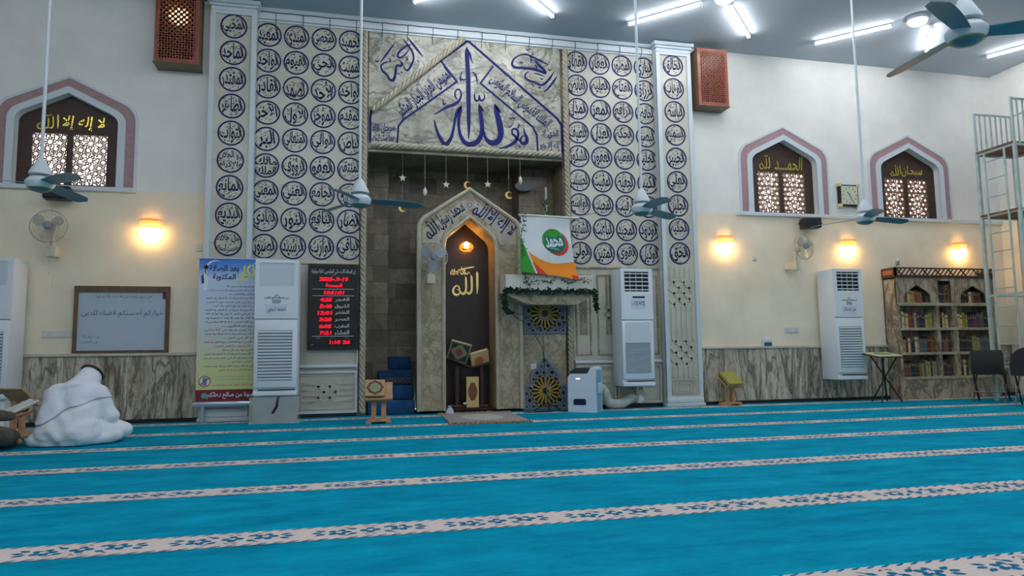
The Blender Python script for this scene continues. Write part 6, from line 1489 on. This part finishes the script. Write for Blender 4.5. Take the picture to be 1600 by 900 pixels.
def fold_fn(p, n):
    a = math.sin(26 * p.z + 9 * p.x + 5 * math.sin(7 * p.x)) * .8 + math.sin(38 * (p.x * .7 + p.z * .7) + 3 * p.y) * .35 + math.sin(17 * p.x - 30 * p.z + 2) * .4
    b = math.sin(46 * (p.z * .8 - p.x * .55) + 4 * p.y) * (1 if p.x > -.05 else .3)
    return (.0065 * a + .004 * b) * (1.0 if p.z < .45 else .45)
folds(rm, fold_fn)
for v in rm.vertices:
    if v.co.z < .004: v.co.z = .004
ro = mesh_obj(rm, 'robe', ROBE, man)
bvh = BVHTree.FromPolygons([v.co.copy() for v in rm.vertices], [tuple(p.vertices) for p in rm.polygons])
# headscarf: a cap over the head that falls over shoulders and back, three-cornered at the hem
m = MB(); nu, nv = 72, 46; H0 = Vector(HEADC); top = HP(0, -.02, .135)
for j in range(nv + 1):
    v = j / nv
    for i in range(nu + 1):
        th = -PI * .80 + 2 * PI * .80 * i / nu           # 0 = straight back
        bx, byy = math.sin(th), -math.cos(th)
        if v < .36:
            q = v / .36 * 1.75; r = math.sin(q); p = H0 + Vector((bx * .105 * r, byy * .125 * r, 0)) ; h = math.cos(q)
            p = HP(bx * .098 * r, 0, 0) + (HP(0, byy * .118 * r, .02 + .122 * h) - H0)
        else:
            q = (v - .36) / .64; s0 = 1.75
            e = HP(bx * .098 * math.sin(s0), 0, 0) + (HP(0, byy * .118 * math.sin(s0), .02 + .122 * math.cos(s0)) - H0)
            hem = .33 + .085 * th - .09 * math.exp(-((th + .55) / .45) ** 2) + .008 * math.sin(th * 7)
            if th < -.9: hem = .26 + .06 * (-th - .9)
            if th > 1.3: hem = .44
            zz = e.z + (hem - e.z) * q; ax = Vector((.0 , .10 - .05 * (1 - q), zz)); d = Vector((bx, byy, 0))
            hit = bvh.ray_cast(ax + d * .9, -d); rr = ((hit[0] - ax).length if hit[0] else 0) + .014
            ex = math.hypot(e.x - ax.x, e.y - ax.y); rr = max(rr, ex * (1 - q) + .02, min(.10 + .5 * q, .19) * (1 - .25 * max(0, math.cos(th))))
            k = min(1, q * 3.5); tgt = ax + d * rr; p = Vector((e.x + (tgt.x - e.x) * k, e.y + (tgt.y - e.y) * k, zz))
            p += d * (.006 * math.sin(th * 9 + 3 * q) * q)
        m.v.append(tuple(p))
for j in range(nv):
    for i in range(nu):
        a = j * (nu + 1) + i; m.f.append((a, a + 1, a + nu + 2, a + nu + 1)); m.m.append(0)
sf = m.build('headscarf', M('headscarf_white', (222, 226, 240), .8, bump=.12, bs=40), man, True, world=False, angle=180)
sm = sf.modifiers.new('s', 'SMOOTH'); sm.iterations = 4; so = sf.modifiers.new('t', 'SOLIDIFY'); so.thickness = .005
m = MB()
for k, zz in enumerate((.062, .078)): m.tube([HP(.094 * math.cos(a), -.0 + .118 * math.sin(a), zz + .028 - .01 * k + .0) for a in [2 * PI * i / 36 for i in range(36)]], .0105, 8, closed=True)
m.build('black_head_rope', BLACK, man, True, world=False)

# --- reader cut by the left edge of the picture, sitting turned towards the wall with an open book
OLIVE = M('olive_clothes', (86, 84, 70), .85, var=.35, vs=16, c2=(58, 58, 50), bump=.2, bs=25)
HC2 = (.0, .10, .70); hc2, HP2 = head_caps(HC2, (0, .8, -.6), (0, .6, .8))
b2 = [('c', (-.09, .0, .14), (.09, .0, .14), .12, .12), ('c', (0, .0, .16), (0, .03, .42), .125, .135), ('c', (-.10, .03, .52), (.10, .03, .52), .085, .085), ('c', (0, .04, .56), (0, .08, .64), .058, .052)] + hc2
cl = [('c', (-.09, .0, .15), (.09, .0, .15), .15, .15), ('c', (0, .0, .18), (0, .03, .44), .16, .165), ('c', (-.13, .03, .50), (.13, .03, .50), .095, .095)]
for s in (-1, 1):
    b2 += [('c', (s * .10, .02, .13), (s * .33, .26, .13), .085, .062), ('c', (s * .33, .26, .12), (-s * .02, .38 + .03 * s, .08), .054, .04), ('c', (-s * .02, .38 + .03 * s, .06), (-s * .12, .44 + .03 * s, .045), .036, .03),
           ('c', (s * .19, .03, .52), (s * .27, .12, .32), .05, .042), ('c', (s * .27, .12, .32), (s * .13, .37, .30), .04, .028)] + hand_caps((s * .13, .375, .30), (-s * .2, .9, .05), (s * .3, 0, -1), s, .55)
    cl += [('c', (s * .11, .0, .14), (s * .34, .26, .13), .115, .082), ('c', (s * .34, .26, .12), (-s * .01, .38, .085), .075, .06), ('c', (s * .19, .03, .51), (s * .28, .12, .32), .072, .06), ('c', (s * .28, .12, .32), (s * .16, .32, .295), .058, .045)]
rd = mesh_obj(organic(b2, .0085, 5), 'person', SKIN); rd.location = (-3.42, -2.42, .004); rd.rotation_euler = (0, 0, -1.0)
tag(rd, 'person in olive clothes sitting beside the man in white, holding an open book', 'person')
cm = organic(cl, .012, 6); folds(cm, lambda p, n: .004 * (math.sin(40 * p.x + 20 * p.z) + math.sin(33 * p.z - 21 * p.y)))
for v in cm.vertices: v.co.z = max(v.co.z, .004)
mesh_obj(cm, 'clothes', OLIVE, rd)
m = MB(); m.ell((0, 0, 0), (.083, .10, .10)); m.v = [tuple(HP2(v[0], v[1] - .012, v[2] + .032)) for v in m.v if True]; m.build('hair', M('dark_hair', (24, 20, 18), .7, bump=.4, bs=60), rd, True, world=False)
ob = thing('book', 'open white holy book held by the reader in olive clothes', 'book', (-3.42 + .45 * math.sin(1.0), -2.42 + .45 * math.cos(1.0), .345), -1.0)
T = Matrix.Rotation(.45, 4, 'X'); 
for s in (-1, 1):
    m = MB(); m.rbox(min(0, s * .17), max(0, s * .17), -.12, .12, 0, .018, .006); m.xf(Matrix.Rotation(-s * .18, 4, 'Y')); m.xf(T); m.build('page_block', M('page_white', (210, 216, 222), .6), ob, world=False)
m = MB(); m.rbox(-.178, .178, -.126, .126, -.012, -.004, .003); m.v = [(v[0], v[1], v[2] + abs(v[0]) * .18) for v in m.v]; m.xf(T); m.build('cover', M('book_cover_cream', (190, 180, 140), .5), ob, world=False)

# ================================================================ render settings
SC.view_settings.view_transform = 'Standard'; SC.view_settings.look = 'None'; SC.view_settings.gamma = 1.0
SC.view_settings.exposure = .2; SC.view_settings.use_curve_mapping = False
SC.cycles.use_denoising = True; SC.cycles.max_bounces = 8; SC.cycles.diffuse_bounces = 5; SC.cycles.transparent_max_bounces = 12; SC.cycles.sample_clamp_indirect = 6
